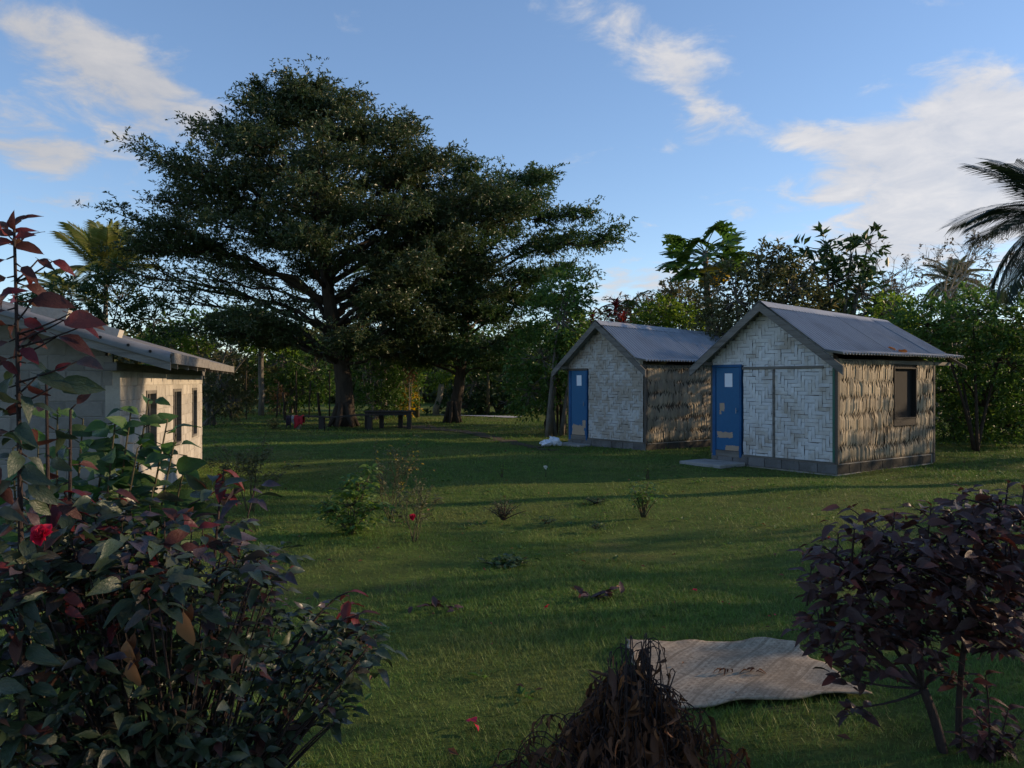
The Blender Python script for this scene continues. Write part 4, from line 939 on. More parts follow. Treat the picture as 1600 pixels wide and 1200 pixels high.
# bench, table and clothes
bench = empty('plank_bench', gp(503, 671)); bd = bench.location.y; kk = bd / F
tag(bench, 'long low plank bench on posts in front of the big trunk', 'bench')
def bx(px): return (px - 503) * kk
pl = MB(); q = np.random.default_rng(3); n_ = 14; xs_ = np.linspace(bx(447), bx(584), n_); sag = .03 * np.sin(np.linspace(0, 9, n_)) + np.linspace(0, .07, n_)
v = []
for x, s_ in zip(xs_, sag): v += [(x, -.13, .42 + s_), (x, .13, .42 + s_), (x, .13, .47 + s_), (x, -.13, .47 + s_)]
Q = [(0, 1, 2, 3), tuple(4 * (n_ - 1) + i for i in (3, 2, 1, 0))]
for k in range(n_ - 1):
    for a_, b_ in ((0, 1), (1, 2), (2, 3), (3, 0)): Q.append((4 * k + a_, 4 * k + 4 + a_, 4 * k + 4 + b_, 4 * k + b_))
pl.add(v, Q).build('seat', M_timber, bench)
for px, wd in ((467, .05), (503, .10), (578, .08)): MB().cbox((bx(px) - wd, -.11, -.08), (bx(px) + wd, .11, .424 + (.05 if px > 550 else .01)), .01).build('leg', M_timber if px != 467 else B_pale, bench)
table = empty('plank_table', gp(609, 669)); kt = table.location.y / F
tag(table, 'rough dark wooden table at the end of the bench', 'table')
def tx(px): return (px - 609) * kt
for k in range(3): MB().cbox((tx(572) + .03 * k, -.42 + .29 * k, .60 + .012 * (k % 2)), (tx(646) - .05 * (k % 2), -.15 + .29 * k, .655 + .012 * (k % 2)), .008).build('top_plank', M_timber, table)
for px, y in ((576, -.3), (594, .32), (624, .32), (641, -.3)): MB().cbox((tx(px) - .08, y - .08, -.08), (tx(px) + .08, y + .08, .60), .01).build('leg', M_timber, table)
MB().box((tx(580), -.36, .50), (tx(640), -.32, .597)).build('apron', M_timber, table)

def draped(name, label, x0, x1, front, back, m, seed, group='clothes over the bench end'):
    """garment thrown over the bench plank"""
    r = np.random.default_rng(seed); nu, nv = 10, 16; P = np.zeros((nv, nu, 3)); s = np.linspace(-front, back + .30, nv)
    for j, sv in enumerate(s):
        for i, u in enumerate(np.linspace(0, 1, nu)):
            x = x0 + (x1 - x0) * u; f_ = .03 * math.sin(u * 11 + seed) + .02 * math.sin(u * 23)
            if sv < 0: y, z = -.15 + f_ * min(1, -sv * 4) - .02, .485 + sv * (1 + .22 * math.sin(u * 5 + seed))
            elif sv < .30: y, z = -.15 + sv, .487 + .03 * math.sin(math.pi * sv / .3) + .012 * math.sin(u * 9)
            else: y, z = .15 + f_ + .02, .485 - (sv - .30)
            P[j, i] = (x + r.normal(0, .006), y, z)
    ii = np.arange(nu * nv).reshape(nv, nu); me = mesh_np(name, P, np.stack([ii[:-1, :-1], ii[:-1, 1:], ii[1:, 1:], ii[1:, :-1]], -1).reshape(-1, 4), True); me.materials.append(m)
    o = link(name, me); o.location = bench.location; md = o.modifiers.new('t', 'SOLIDIFY'); md.thickness = .006; return tag(o, label, 'clothing', group)
draped('red_garment', 'red garment hanging over the end of the plank bench', bx(461), bx(475), .36, .25, M_redcloth, 1)
draped('dark_garment', 'dark garment hanging off the outermost end of the plank bench', bx(448.5), bx(457), .40, .2, M_darkcloth, 2)
draped('pale_garment', 'pale grey garment between the red and the dark one on the bench', bx(457.2), bx(460.8), .24, .2, M_greycloth, 3)

# white plastic bag by the far hut door
def bag():
    r = np.random.default_rng(12); mb = MB(); nu, nv = 18, 12
    for (cx_, cz, sx, sz, sk) in ((-.14, .075, .17, .085, 0.0), (.12, .11, .16, .12, -.06)):
        V_ = []
        for j in range(nv):
            th = math.pi * j / (nv - 1)
            for i in range(nu):
                ph = 2 * math.pi * i / nu; k = 1 + .13 * math.sin(3 * ph + 4 * th) + .09 * math.sin(7 * ph - 3 * th) + .05 * r.normal()
                z = cz + sz * math.cos(th) * k; V_.append((cx_ + sx * math.sin(th) * math.cos(ph) * k + sk * (z - cz) / sz, .13 * math.sin(th) * math.sin(ph) * k, max(z, -.01)))
        if sk: # knotted corners sticking up
            pass
        ii = np.arange(nu * nv).reshape(nv, nu); j2 = np.roll(ii, -1, 1); mb.add(V_, np.stack([ii[:-1], ii[1:], j2[1:], j2[:-1]], -1).reshape(-1, 4))
    mb.tube([(.02, 0, .16), (0, .02, .24), (-.05, 0, .27)], [.05, .03, .004], 6); o = mb.build('plastic_bag', M_bag); o.location = gp(861, 696.5); o.rotation_euler = (0, 0, .3)
    tag(o, 'crumpled white plastic bag on the grass by the far hut door', 'bag')
bag()

# ------------------------------------------------------------------ woven mat on the lawn
out_px = [(985, 1014), (1060, 1019), (1128, 1018), (1142, 1014), (1165, 1019), (1230, 1021), (1262, 1036), (1290, 1052), (1312, 1072), (1338, 1082), (1357, 1102), (1335, 1107), (1300, 1109), (1240, 1112), (1180, 1116), (1100, 1117), (1040, 1117), (1000, 1095), (985, 1060)]
corner = [gp(978, 1015), gp(1235, 1019), gp(1357, 1103), gp(1012, 1121)]
nu, nv = 60, 40; P = np.zeros((nv, nu, 3)); q = np.random.default_rng(6)
for j in range(nv):
    for i in range(nu):
        u, v_ = i / (nu - 1), j / (nv - 1); p = (corner[0] * (1 - u) + corner[1] * u) * (1 - v_) + (corner[3] * (1 - u) + corner[2] * u) * v_
        ed = min(u, 1 - u, v_, 1 - v_); x = p.x + .018 * math.sin(v_ * 13 + 1) * (u > .8) + .01 * math.sin(v_ * 31); y = p.y + .012 * math.sin(u * 17) * (1 if v_ < .15 or v_ > .85 else .2)
        z = .030 + .005 * math.sin(u * 9 + v_ * 4) + .006 * math.sin(v_ * 12 - u * 5) + (.012 * max(0, math.sin(u * 15 + 2)) * (1 - ed * 12) if ed < .08 else 0)
        P[j, i] = (x, y, ground_h(x, y) + z)
cen = P.reshape(-1, 3).mean(0); cen[2] = 0
ii = np.arange(nu * nv).reshape(nv, nu); me = mesh_np('woven_mat', P - cen, np.stack([ii[:-1, :-1], ii[1:, :-1], ii[1:, 1:], ii[:-1, 1:]], -1).reshape(-1, 4), True); me.materials.append(M_mat)
mato = link('woven_mat', me); mato.location = cen; md = mato.modifiers.new('t', 'SOLIDIFY'); md.thickness = .008; md.offset = -1
tag(mato, 'pale woven pandanus mat spread flat on the lawn', 'mat')

# ------------------------------------------------------------------ grass
def hut_mask(x, y, o, pad):
    ca, sa = math.cos(HR), math.sin(HR); lx = (x - o.x) * ca + (y - o.y) * sa; ly = -(x - o.x) * sa + (y - o.y) * ca
    return (lx > -pad) & (lx < HD + pad) & (ly > -pad) & (ly < HW + pad)
def bl_mask(x, y, pad):
    ca, sa = math.cos(BA), math.sin(BA); lx = (x - BO.x) * ca + (y - BO.y) * sa; ly = -(x - BO.x) * sa + (y - BO.y) * ca
    return (lx > -pad) & (lx < BL + pad) & (ly > -pad) & (ly < BD)
def seg_dist(x, y, pts):
    d = np.full(x.shape, 1e9); pts = [np.array(p, float) for p in pts]
    for a_, b_ in zip(pts[:-1], pts[1:]):
        ab = b_ - a_; t = np.clip(((x - a_[0]) * ab[0] + (y - a_[1]) * ab[1]) / (ab @ ab), 0, 1); d = np.minimum(d, np.hypot(x - a_[0] - t * ab[0], y - a_[1] - t * ab[1]))
    return d
mc = [np.array(c[:2]) for c in corner]
def in_mat(x, y):
    s = np.ones(x.shape, bool)
    for a_, b_ in zip(mc, mc[1:] + mc[:1]): s &= ((b_[0] - a_[0]) * (y - a_[1]) - (b_[1] - a_[1]) * (x - a_[0])) < 0
    return s
def cheap_noise(x, y, s, seed):
    r = np.random.default_rng(seed); v = np.zeros(x.shape)
    for k in range(7): a_ = r.uniform(0, 6.28); f_ = s * r.uniform(.5, 1.8); v += np.sin((x * math.cos(a_) + y * math.sin(a_)) * f_ + r.uniform(0, 6.28))
    return v / 7
GV = []; gr = np.random.default_rng(99)
for (y0, y1, n_, bl_n, hh, wd) in ((2.6, 5.5, 42000, 3, .040, .0045), (5.5, 9, 60000, 3, .042, .006), (9, 15, 70000, 2, .045, .009), (15, 24, 60000, 2, .055, .015), (24, 46, 50000, 2, .075, .028)):
    y = np.sqrt(gr.uniform(y0 ** 2, y1 ** 2, n_)); x = y * gr.uniform(-.76, .80, n_)
    keep = ~hut_mask(x, y, HN, .02) & ~hut_mask(x, y, HF, .02) & ~bl_mask(x, y, .05) & ~in_mat(x, y) & (seg_dist(x, y, path_pts) > .16 + .22 * gr.normal(size=n_)) & (seg_dist(x, y, road_pts) > .75)
    cn = cheap_noise(x, y, 1.6, 5); keep &= gr.random(n_) < np.clip(.80 + 1.1 * cn, .18, 1) * np.where(cheap_noise(x, y, .9, 21) > .33, .30, 1); x, y = x[keep], y[keep]; n2 = len(x)
    hl = (1 + .55 * cheap_noise(x, y, 2.3, 8)) * gr.uniform(.6, 1.25, n2); tall = gr.random(n2) < .03; hl = np.where(tall, hl * 1.8, hl)
    for b in range(bl_n):
        a_ = gr.uniform(0, 6.283, n2); le = gr.uniform(.25, .95, n2) * hh * hl; bx_, by_ = x + gr.normal(0, .012, n2), y + gr.normal(0, .012, n2); z = ground_h(bx_, by_) - .004
        px_, py_ = -np.sin(a_) * wd * .5, np.cos(a_) * wd * .5; H_ = hh * hl * gr.uniform(.45, 1.1, n2)
        tri = np.stack([np.column_stack([bx_ - px_, by_ - py_, z]), np.column_stack([bx_ + px_, by_ + py_, z]), np.column_stack([bx_ + np.cos(a_) * le, by_ + np.sin(a_) * le, z + H_])], 1); GV.append(tri.reshape(-1, 3))
GV = np.vstack(GV); me = mesh_np('grass', GV, np.arange(len(GV)).reshape(-1, 3)); me.materials.append(M_grass)
tag(link('grass', me), 'short patchy green lawn grass between the huts and the viewer', 'grass', kind='stuff')

# broad-leaved weeds and small fallen leaves strewn over the lawn
wr = np.random.default_rng(314); n_ = 420; y = np.sqrt(wr.uniform(3.2 ** 2, 17 ** 2, n_)); x = y * wr.uniform(-.66, .72, n_); ok = ~hut_mask(x, y, HN, .1) & ~in_mat(x, y) & ~bl_mask(x, y, .1) & (cheap_noise(x, y, 1.1, 33) > -.05); x, y = x[ok], y[ok]; WV = []
for k in range(9):
    a_ = wr.uniform(0, 6.283, len(x)); o_ = wr.uniform(0, .07, len(x)); P = np.column_stack([x + np.cos(a_) * o_, y + np.sin(a_) * o_, ground_h(x, y) + .012]); L_ = wr.uniform(.03, .075, len(x))
    WV.append(leaf_cloud(P, np.column_stack([np.cos(a_), np.sin(a_), wr.uniform(.15, .8, len(x))]), np.tile([0, 0, 1.0], (len(x), 1)) + wr.normal(0, .3, (len(x), 3)), L_, L_ * .5))
tag(crown_mesh('lawn_weeds', np.vstack(WV), L_green, None), 'small broad-leaved weeds growing all over the lawn', 'weeds', kind='stuff')
n_ = 520; y = np.sqrt(wr.uniform(3.2 ** 2, 20 ** 2, n_)); x = y * wr.uniform(-.66, .72, n_); ok = ~hut_mask(x, y, HN, .1) & ~hut_mask(x, y, HF, .1) & ~bl_mask(x, y, .1); x, y = x[ok], y[ok]; a_ = wr.uniform(0, 6.283, len(x)); L_ = wr.uniform(.025, .07, len(x))
FV = leaf_cloud(np.column_stack([x, y, ground_h(x, y) + .04]), np.column_stack([np.cos(a_), np.sin(a_), wr.normal(0, .25, len(x))]), np.tile([0, 0, 1.0], (len(x), 1)) + wr.normal(0, .4, (len(x), 3)), L_, L_ * .45)
tag(crown_mesh('fallen_leaves', FV, L_brown, None), 'small dry fallen leaves strewn across the lawn', 'leaves', kind='stuff')

# ================================================================== FOREGROUND PLANTS (every larger leaf its own piece)
def leaf_shape(wr, cup, droop, wav, seed, n=6, tip=1.0):
    """leaf of unit length along +y, three columns"""
    r = np.random.default_rng(seed); bend = r.normal(0, .05); t = np.linspace(.0, 1, n); vs = []
    for k, tt in enumerate(t):
        wd = wr * .5 * (math.sin(math.pi * tt ** .75) ** .85 if 0 < tt < 1 else .02); ser = 1 + wav * r.uniform(-1, 1); z = -droop * tt ** 1.8 + .04 * math.sin(tt * 5)
        bx0 = bend * math.sin(tt * 2.6); vs += [(bx0 - wd * ser, tt + r.normal(0, .012), z + cup * wd + r.normal(0, .02)), (bx0, tt, z), (bx0 + wd * (1 + wav * r.uniform(-1, 1)), tt + r.normal(0, .012), z + cup * wd + r.normal(0, .02))]
    vs = np.array(vs); ii = np.arange(n * 3).reshape(n, 3); q = np.stack([ii[:-1, :-1], ii[:-1, 1:], ii[1:, 1:], ii[1:, :-1]], -1).reshape(-1, 4)
    pet = np.array([(-.012, -.22, .03), (.012, -.22, .03), (.012, .02, 0), (-.012, .02, 0)]); vs = np.vstack([vs, pet]); q = np.vstack([q, np.arange(4)[None] + n * 3])
    return vs, q
def basis(d, up):
    y = np.array(d) / (np.linalg.norm(d) + 1e-9); x = np.cross(y, up); x /= np.linalg.norm(x) + 1e-9; z = np.cross(x, y); return np.column_stack([x, y, z])
class Plant:
    def __init__(s, name, label, cat, base, m_stem, group=None):
        s.root = empty(name, base); tag(s.root, label, cat, group); s.base = np.array(tuple(base), float); s.st = MB(); s.m_stem = m_stem; s.leaves = []; s.shapes = {}
    def stem(s, pts, r0, r1, sides=5): pts = np.array([tuple(p) for p in pts], float); s.st.tube(pts - s.base, np.linspace(r0, r1, len(pts)), sides)
    def leaf(s, p, d, up, size, shape, m): s.leaves.append((np.array(p, float) - s.base, np.array(d, float), np.array(up, float), size, shape, m))
    def done(s, limit=290, stem_name='stem'):
        if s.st.v: s.st.build(stem_name, s.m_stem, s.root, True)
        def rank(l): w_ = l[0] + s.base; px_ = CX + w_[0] / max(w_[1], .1) * F; py_ = CY - (w_[2] - EYE) / max(w_[1], .1) * F; return (0 if -30 < px_ < 1630 and -30 < py_ < 1230 else 5) + w_[1] * .3 - l[3] * 4
        s.leaves.sort(key=rank); cache = {}
        for (p, d, up, size, sh, m) in s.leaves[:limit]:
            key = (sh, m.name)
            if key not in cache: v, q = SHAPES[sh]; me = mesh_np('leaf', v, q, True); me.materials.append(m); cache[key] = me
            o = link('leaf', cache[key], s.root); B = basis(d, up) * size; M = Matrix([list(B[i]) + [p[i]] for i in range(3)] + [[0, 0, 0, 1]]); o.matrix_basis = M
        rest = {}
        for l in s.leaves[limit:]: rest.setdefault(l[5].name, []).append(l)
        for mn, ls in rest.items():
            mb = MB()
            for (p, d, up, size, sh, m) in ls: v, q = SHAPES[sh]; mb.add(v @ (basis(d, up) * size).T + p, q)
            tag(mb.build('foliage', MATS[mn], s.root, True), kind='stuff')
        return s.root
SHAPES = {}
for k in range(4): SHAPES[f'broad{k}'] = leaf_shape(.62, .25, .18 + .1 * k, .10, k)
for k in range(4): SHAPES[f'oval{k}'] = leaf_shape(.46, .35, .10 + .12 * k, .08, 10 + k)
for k in range(3): SHAPES[f'narrow{k}'] = leaf_shape(.30, .3, .2 + .15 * k, .05, 20 + k)
for k in range(3): SHAPES[f'dead{k}'] = leaf_shape(.26, 1.1, .5 + .3 * k, .25, 30 + k, 7)
def rnd_unit(r): v = r.normal(0, 1, 3); return v / np.linalg.norm(v)

# --- sprawling rose-like bush filling the lower left corner
r = np.random.default_rng(2024); PB = Plant('sprawling_bush', 'dark sprawling rose bush with purple-green leaves filling the lower corner by the block building', 'bush', (-1.25, 2.75, 0), B_purple)
def lump(P, r, c, rad, n, size, kind, m, per=4, stem_from=None, flat=.55):
    """n shoots with leaf whorls spread through an ellipsoid"""
    c = np.array(tuple(c), float); rad = np.array(rad, float); s0 = np.array(stem_from, float)
    for _ in range(n):
        d = rnd_unit(r); p = c + d * rad * (r.uniform(.35, 1.0) ** .6 if r.random() < .8 else r.uniform(1.0, 1.35))
        if p[2] < .06: p[2] = .06 + .1 * r.random()
        if r.random() < .3: P.stem(bez(s0 + r.normal(0, .05, 3) * [1, 1, .2], (s0 * .35 + p * .65) + [0, 0, .05], p, 6), .007, .002, 4)
        a0 = r.uniform(0, 6.28); out_ = unit(np.array([d[0], d[1], .15]))
        for k in range(per):
            a_ = a0 + k * 2.4; ld = np.array([math.cos(a_), math.sin(a_), r.uniform(-.45, .35)]) * .8 + out_ * .5; up = np.array([0, -.25, 1.0]) + r.normal(0, .42, 3); sz = size * r.uniform(.45, 1.4)
            P.leaf(p - out_ * .02 * k + ld * .03, ld, up, sz, f'{kind}{r.integers(0, 4 if kind != "narrow" and kind != "dead" else 3)}', m if not callable(m) else m(p, r))
def mixmat(p, r):
    z = p[2]; u = r.random()
    if u < .04 and z > .95: return L_red
    if u < (.16 if z > 1.0 else .03): return L_copper
    if u < .42 and z > .9: return L_plum
    return L_bush
for (px, py, d, rx, rz_, n) in ((60, 900, 2.55, 130, 110, 46), (180, 930, 2.6, 130, 110, 46), (300, 960, 2.75, 110, 110, 40), (100, 1080, 2.5, 150, 120, 50), (250, 1090, 2.6, 130, 110, 46), (400, 1010, 2.9, 95, 90, 36), (480, 1000, 3.0, 90, 62, 28), (545, 1010, 3.1, 60, 55, 16), (380, 900, 2.9, 70, 40, 18), (20, 1170, 2.4, 130, 90, 30), (330, 1160, 2.7, 110, 70, 24), (440, 1090, 2.95, 90, 60, 24), (520, 1070, 3.05, 70, 40, 14), (400, 1170, 2.85, 80, 50, 16)):
    k = d / F; lump(PB, r, wp(px, py, d), (rx * k, .30, rz_ * k), int(n * 1.6), .058, 'oval', mixmat, 5, (-1.25 + (px - 200) * .0006, 2.8, .05))
# upper fringe: arching shoots with flatter purple and red leaves
for (px, py, d, rx, rz_, n, m) in ((210, 860, 2.6, 170, 40, 34, mixmat), (330, 800, 2.9, 80, 45, 14, mixmat), (120, 800, 2.6, 110, 45, 18, mixmat), (395, 880, 3.0, 60, 28, 10, L_bush), (250, 905, 2.5, 190, 40, 26, L_bush)):
    k = d / F; lump(PB, r, wp(px, py, d), (rx * k, .22, rz_ * k), int(n * 1.1), .078, 'oval', m, 4, (-1.2, 2.8, .1))
for (px, py, d, n, m) in ((350, 735, 3.0, 7, L_red), (545, 925, 3.15, 7, L_red), (560, 960, 3.1, 8, L_copper), (590, 1010, 3.1, 7, L_bush), (100, 770, 2.6, 6, L_red), (225, 830, 2.6, 6, L_red), (410, 870, 3.0, 5, L_red)):
    p = np.array(wp(px, py, d)); PB.stem(bez((-1.15, 2.85, .1), p * .7 + np.array([-1.15, 2.85, .5]) * .3 + [0, 0, .12], p, 9), .009, .003)
    for k in range(n):
        a_ = k * 2.4; PB.leaf(p + [0, 0, -.018 * k], (math.cos(a_), math.sin(a_), r.uniform(-.7, .2)), (0, 0, 1), .095 * r.uniform(.7, 1.15), f'oval{r.integers(0, 4)}', m)
# withered leaves hanging in it
for (px, py, d, s_) in ((287, 955, 2.35, .12), (205, 1030, 2.4, .10), (198, 1000, 2.4, .10)):
    p = np.array(wp(px, py, d)); PB.leaf(p, (.1, 0, -1), (0, -1, .1), s_, 'oval2', L_tan); PB.leaf(p + [.02, .01, .02], (-.25, .1, -1), (.3, -1, .1), s_ * .8, 'narrow1', L_brown)
PB.done()
def rose(parent, p, size, m=None, label=None):
    """a bloom: bud with petals, part of the plant that bears it"""
    bud = MB(); bud.tube([(0, 0, -size * .5), (0, 0, -size * .1), (0, 0, size * .35), (0, 0, size * .5)], [size * .05, size * .12, size * .16, size * .05], 7)
    root = bud.build('flower', m or L_petal, parent, True); root.location = Vector(tuple(p)) - parent.location
    root.rotation_euler = (.9, .2, 0)
    if label: root['label'] = label
    vs, qs = leaf_shape(1.0, .9, -.25, .06, 3, 5); me = mesh_np('petal', vs, qs, True); me.materials.append(m or L_petal)
    for k in range(14):
        u = k / 14; o = link('petal', me, root); a_ = k * 2.4; tilt = 1.3 - 1.5 * u; o.rotation_euler = (tilt, 0, a_); o.scale = (size * (.5 + .3 * u),) * 3; o.location = (0, 0, size * .05)
    return root
rose(PB.root, wp(66, 838, 2.28), .05, label='deep red rose bloom')

# --- tall copper-leaved shrub at the left edge
r = np.random.default_rng(31); PT = Plant('tall_copper_shrub', 'tall copper-red leaved shrub whose thin stem rises above the block roof', 'shrub', (-1.62, 2.5, 0), B_purple)
def tall(px0, px1, ytop, d, n, size, red_above, r):
    b = np.array([(px0 - CX) / F * d, d, 0.0]); e = np.array(wp(px1, ytop, d)); pts = bez(b, (b + e) / 2 + [.02, 0, 0], e, 14); PT.stem(pts, .013, .004, 6)
    for k in range(n):
        u = 1 - (k / n) ** .9 * .72; i = u * 13; i0 = min(int(i), 12); p = pts[i0] + (pts[i0 + 1] - pts[i0]) * (i - i0); a_ = k * 2.4 + r.uniform(-.3, .3); s_ = size * (.68 + .32 * min(1, (1 - u) * 2.6)) * r.uniform(.75, 1.15)
        dv = np.array([math.cos(a_), math.sin(a_) * .6, r.uniform(-.75, .1) + (.9 if u > .96 else 0)]); py_ = CY - (p[2] - EYE) / d * F
        m = (L_red if r.random() < .35 else L_copper) if py_ < red_above else (L_bush if r.random() < .8 else L_copper)
        PT.stem([p, p + dv / np.linalg.norm(dv) * .025], .003, .002, 4); PT.leaf(p + dv / np.linalg.norm(dv) * .028, dv, np.array([0, -.75, .55]) + r.normal(0, .5, 3), s_, f'oval{r.integers(0, 4)}', m)
tall(35, 22, 352, 2.35, 96, .098, 560, r); tall(70, 72, 585, 2.5, 30, .10, 600, r); tall(-30, -12, 470, 2.3, 34, .10, 600, r); tall(90, 110, 640, 2.6, 24, .10, 600, r)
for (px, py, s_, dx_, m) in ((60, 405, .06, 1, L_copper), (82, 408, .07, 1, L_red), (50, 470, .12, 1, L_copper), (100, 500, .13, 1, L_red), (110, 490, .10, .6, L_copper), (128, 510, .06, .5, L_red), (60, 520, .12, -1, L_copper), (90, 525, .12, 1, L_copper), (120, 565, .09, 1, L_bush), (60, 585, .12, 1, L_bush), (90, 600, .13, 1, L_bush)):
    p = np.array(wp(px, py, 2.36)); PT.leaf(p, (dx_, r.uniform(-.4, .4), r.uniform(-.5, .05)), (0, -.8, .6) + r.normal(0, .3, 3), s_, f'oval{r.integers(0, 4)}', m); PT.stem(bez(wp(24, py + 34, 2.35), wp(24 + (px - 24) * .6, py + 18, 2.35), p, 5), .0035, .002, 4)
for k in range(9):
    p = np.array(wp(22, 352 + 4 * k, 2.35)); a_ = k * 2.4; PT.leaf(p, (math.cos(a_), math.sin(a_) * .5, .9 - .14 * k), (0, -.8, .5), .05 + .004 * k, f'oval{k % 4}', L_red if k % 2 else L_copper)
PT.done()

# --- hibiscus with glossy green leaves in front of the pale wall
r = np.random.default_rng(44); PH = Plant('hibiscus_bush', 'hibiscus bush with glossy green toothed leaves against the pale block wall', 'bush', (-1.55, 3.15, 0), B_stem)
for (px0, px1, ytop, d, n) in ((150, 205, 640, 3.0, 24), (160, 232, 625, 3.05, 22), (150, 180, 660, 2.95, 22), (175, 275, 680, 3.0, 18), (140, 215, 700, 2.9, 20), (130, 90, 640, 3.0, 20), (170, 262, 655, 3.05, 15), (190, 292, 712, 3.0, 12), (120, 130, 655, 3.05, 16), (110, 165, 690, 3.0, 16), (90, 60, 690, 3.1, 14), (100, 20, 700, 3.1, 14), (150, 110, 730, 2.95, 14), (180, 240, 760, 2.9, 12)):
    b = np.array([(px0 - CX) / F * d, d, .0]); e = np.array(wp(px1, ytop, d)); pts = bez(b, b * .4 + e * .6 - [.06, 0, .1], e, 12); PH.stem(pts, .009, .003)
    for k in range(n):
        u = 1 - .50 * k / n; i = u * 11; i0 = min(int(i), 10); p = pts[i0] + (pts[i0 + 1] - pts[i0]) * (i - i0); a_ = k * 2.4 + px1; dv = np.array([math.cos(a_), math.sin(a_) * .7, r.uniform(-.15, .55)]); s_ = .118 * (.6 + .45 * min(1, (1 - u) * 6)) * r.uniform(.8, 1.2)
        PH.stem([p, p + dv * .03], .0025, .0015, 4); PH.leaf(p + dv * .035, dv, np.array([0, -.7, .7]) + r.normal(0, .4, 3), s_, f'broad{r.integers(0, 4)}', L_hib)
PH.done()

# --- dark purple shrub at the right
r = np.random.default_rng(61); bp = gp(1478, 1185); PD = Plant('purple_shrub', 'dark purple-leaved shrub with a forked trunk at the right edge', 'shrub', bp, B_purple); bpn = np.array(tuple(bp))
fork = np.array(wp(1442, 1075, 3.62)); PD.stem(bez(bpn - [0, 0, .05], (bpn + fork) / 2 + [.02, 0, 0], fork, 8), .026, .02, 8)
b2 = np.array(tuple(gp(1500, 1180))); f2 = np.array(wp(1508, 1000, 3.7)); PD.stem(bez(b2 - [0, 0, .05], (b2 + f2) / 2 - [.03, 0, 0], f2, 8), .017, .013, 7)
cl = [((1330, 900), 62, 80), ((1300, 960), 38, 50), ((1395, 880), 80, 80), ((1420, 960), 85, 70), ((1480, 860), 85, 75), ((1500, 940), 80, 75), ((1560, 840), 75, 65), ((1600, 910), 70, 90), ((1345, 990), 58, 45), ((1440, 1010), 40, 30), ((1660, 880), 70, 110), ((1575, 985), 60, 40), ((1540, 800), 50, 35)]
for ((px, py), rx, rz_) in cl:
    d = 3.6 + r.uniform(-.12, .18); k = d / F; c = np.array(wp(px, py, d)); src = fork if px < 1480 else f2
    PD.stem(bez(src, src * .4 + c * .6 - [0, 0, .04], c, 8), .012, .004)
    lump(PD, r, c, (rx * k, .26, rz_ * k), int(rx * rz_ / 125), .076, 'oval', L_purple, 5, c)
for (px, py) in ((1352, 822), (1398, 800), (1455, 790), (1505, 765), (1575, 755), (1310, 835), (1268, 885), (1600, 765)):
    p = np.array(wp(px, py, 3.6)); PD.stem([p - [.02, 0, .18], p], .005, .003)
    for k in range(7): a_ = k * 2.4 + px; PD.leaf(p - [0, 0, .02 * k], (math.cos(a_), math.sin(a_) * .7, .75 - .18 * k), (0, -.2, 1), .075 * r.uniform(.8, 1.15), f'narrow{r.integers(0, 3)}', L_purple if k % 3 else L_copper)
for (pa, pb) in (((1442, 1075), (1330, 1060)), ((1442, 1075), (1290, 1010)), ((1505, 1020), (1545, 990)), ((1470, 1060), (1500, 1068)), ((1442, 1080), (1340, 1105))):
    PD.stem(bez(wp(*pa, 3.62), wp((pa[0] + pb[0]) / 2, (pa[1] + pb[1]) / 2 + 10, 3.6), wp(*pb, 3.6), 6), .008, .003)
    lump(PD, r, wp(*pb, 3.6), (.06, .06, .04), 4, .07, 'oval', L_purple, 4, wp(*pb, 3.6))
PD.done()
r = np.random.default_rng(62); pb_ = gp(1545, 1195); PS = Plant('purple_seedling', 'small reddish-topped plant growing under the purple shrub', 'plant', pb_, B_purple)
for (px, ytop) in ((1540, 1055), (1525, 1110), (1575, 1110), (1600, 1140), (1500, 1150), (1555, 1165)):
    b = np.array(tuple(pb_)); e = np.array(wp(px, ytop, pb_.y)); pts = bez(b, (b + e) / 2 + [.02, 0, 0], e, 8); PS.stem(pts, .006, .003)
    for k in range(16): u = 1 - k / 16 * .85; p = b + (e - b) * u; a_ = k * 2.4; PS.leaf(p, (math.cos(a_), math.sin(a_), .5 - .06 * k), (0, 0, 1), .085 * r.uniform(.7, 1.1), f'oval{r.integers(0, 4)}', (L_copper if k < 4 else L_purple))
PS.done()

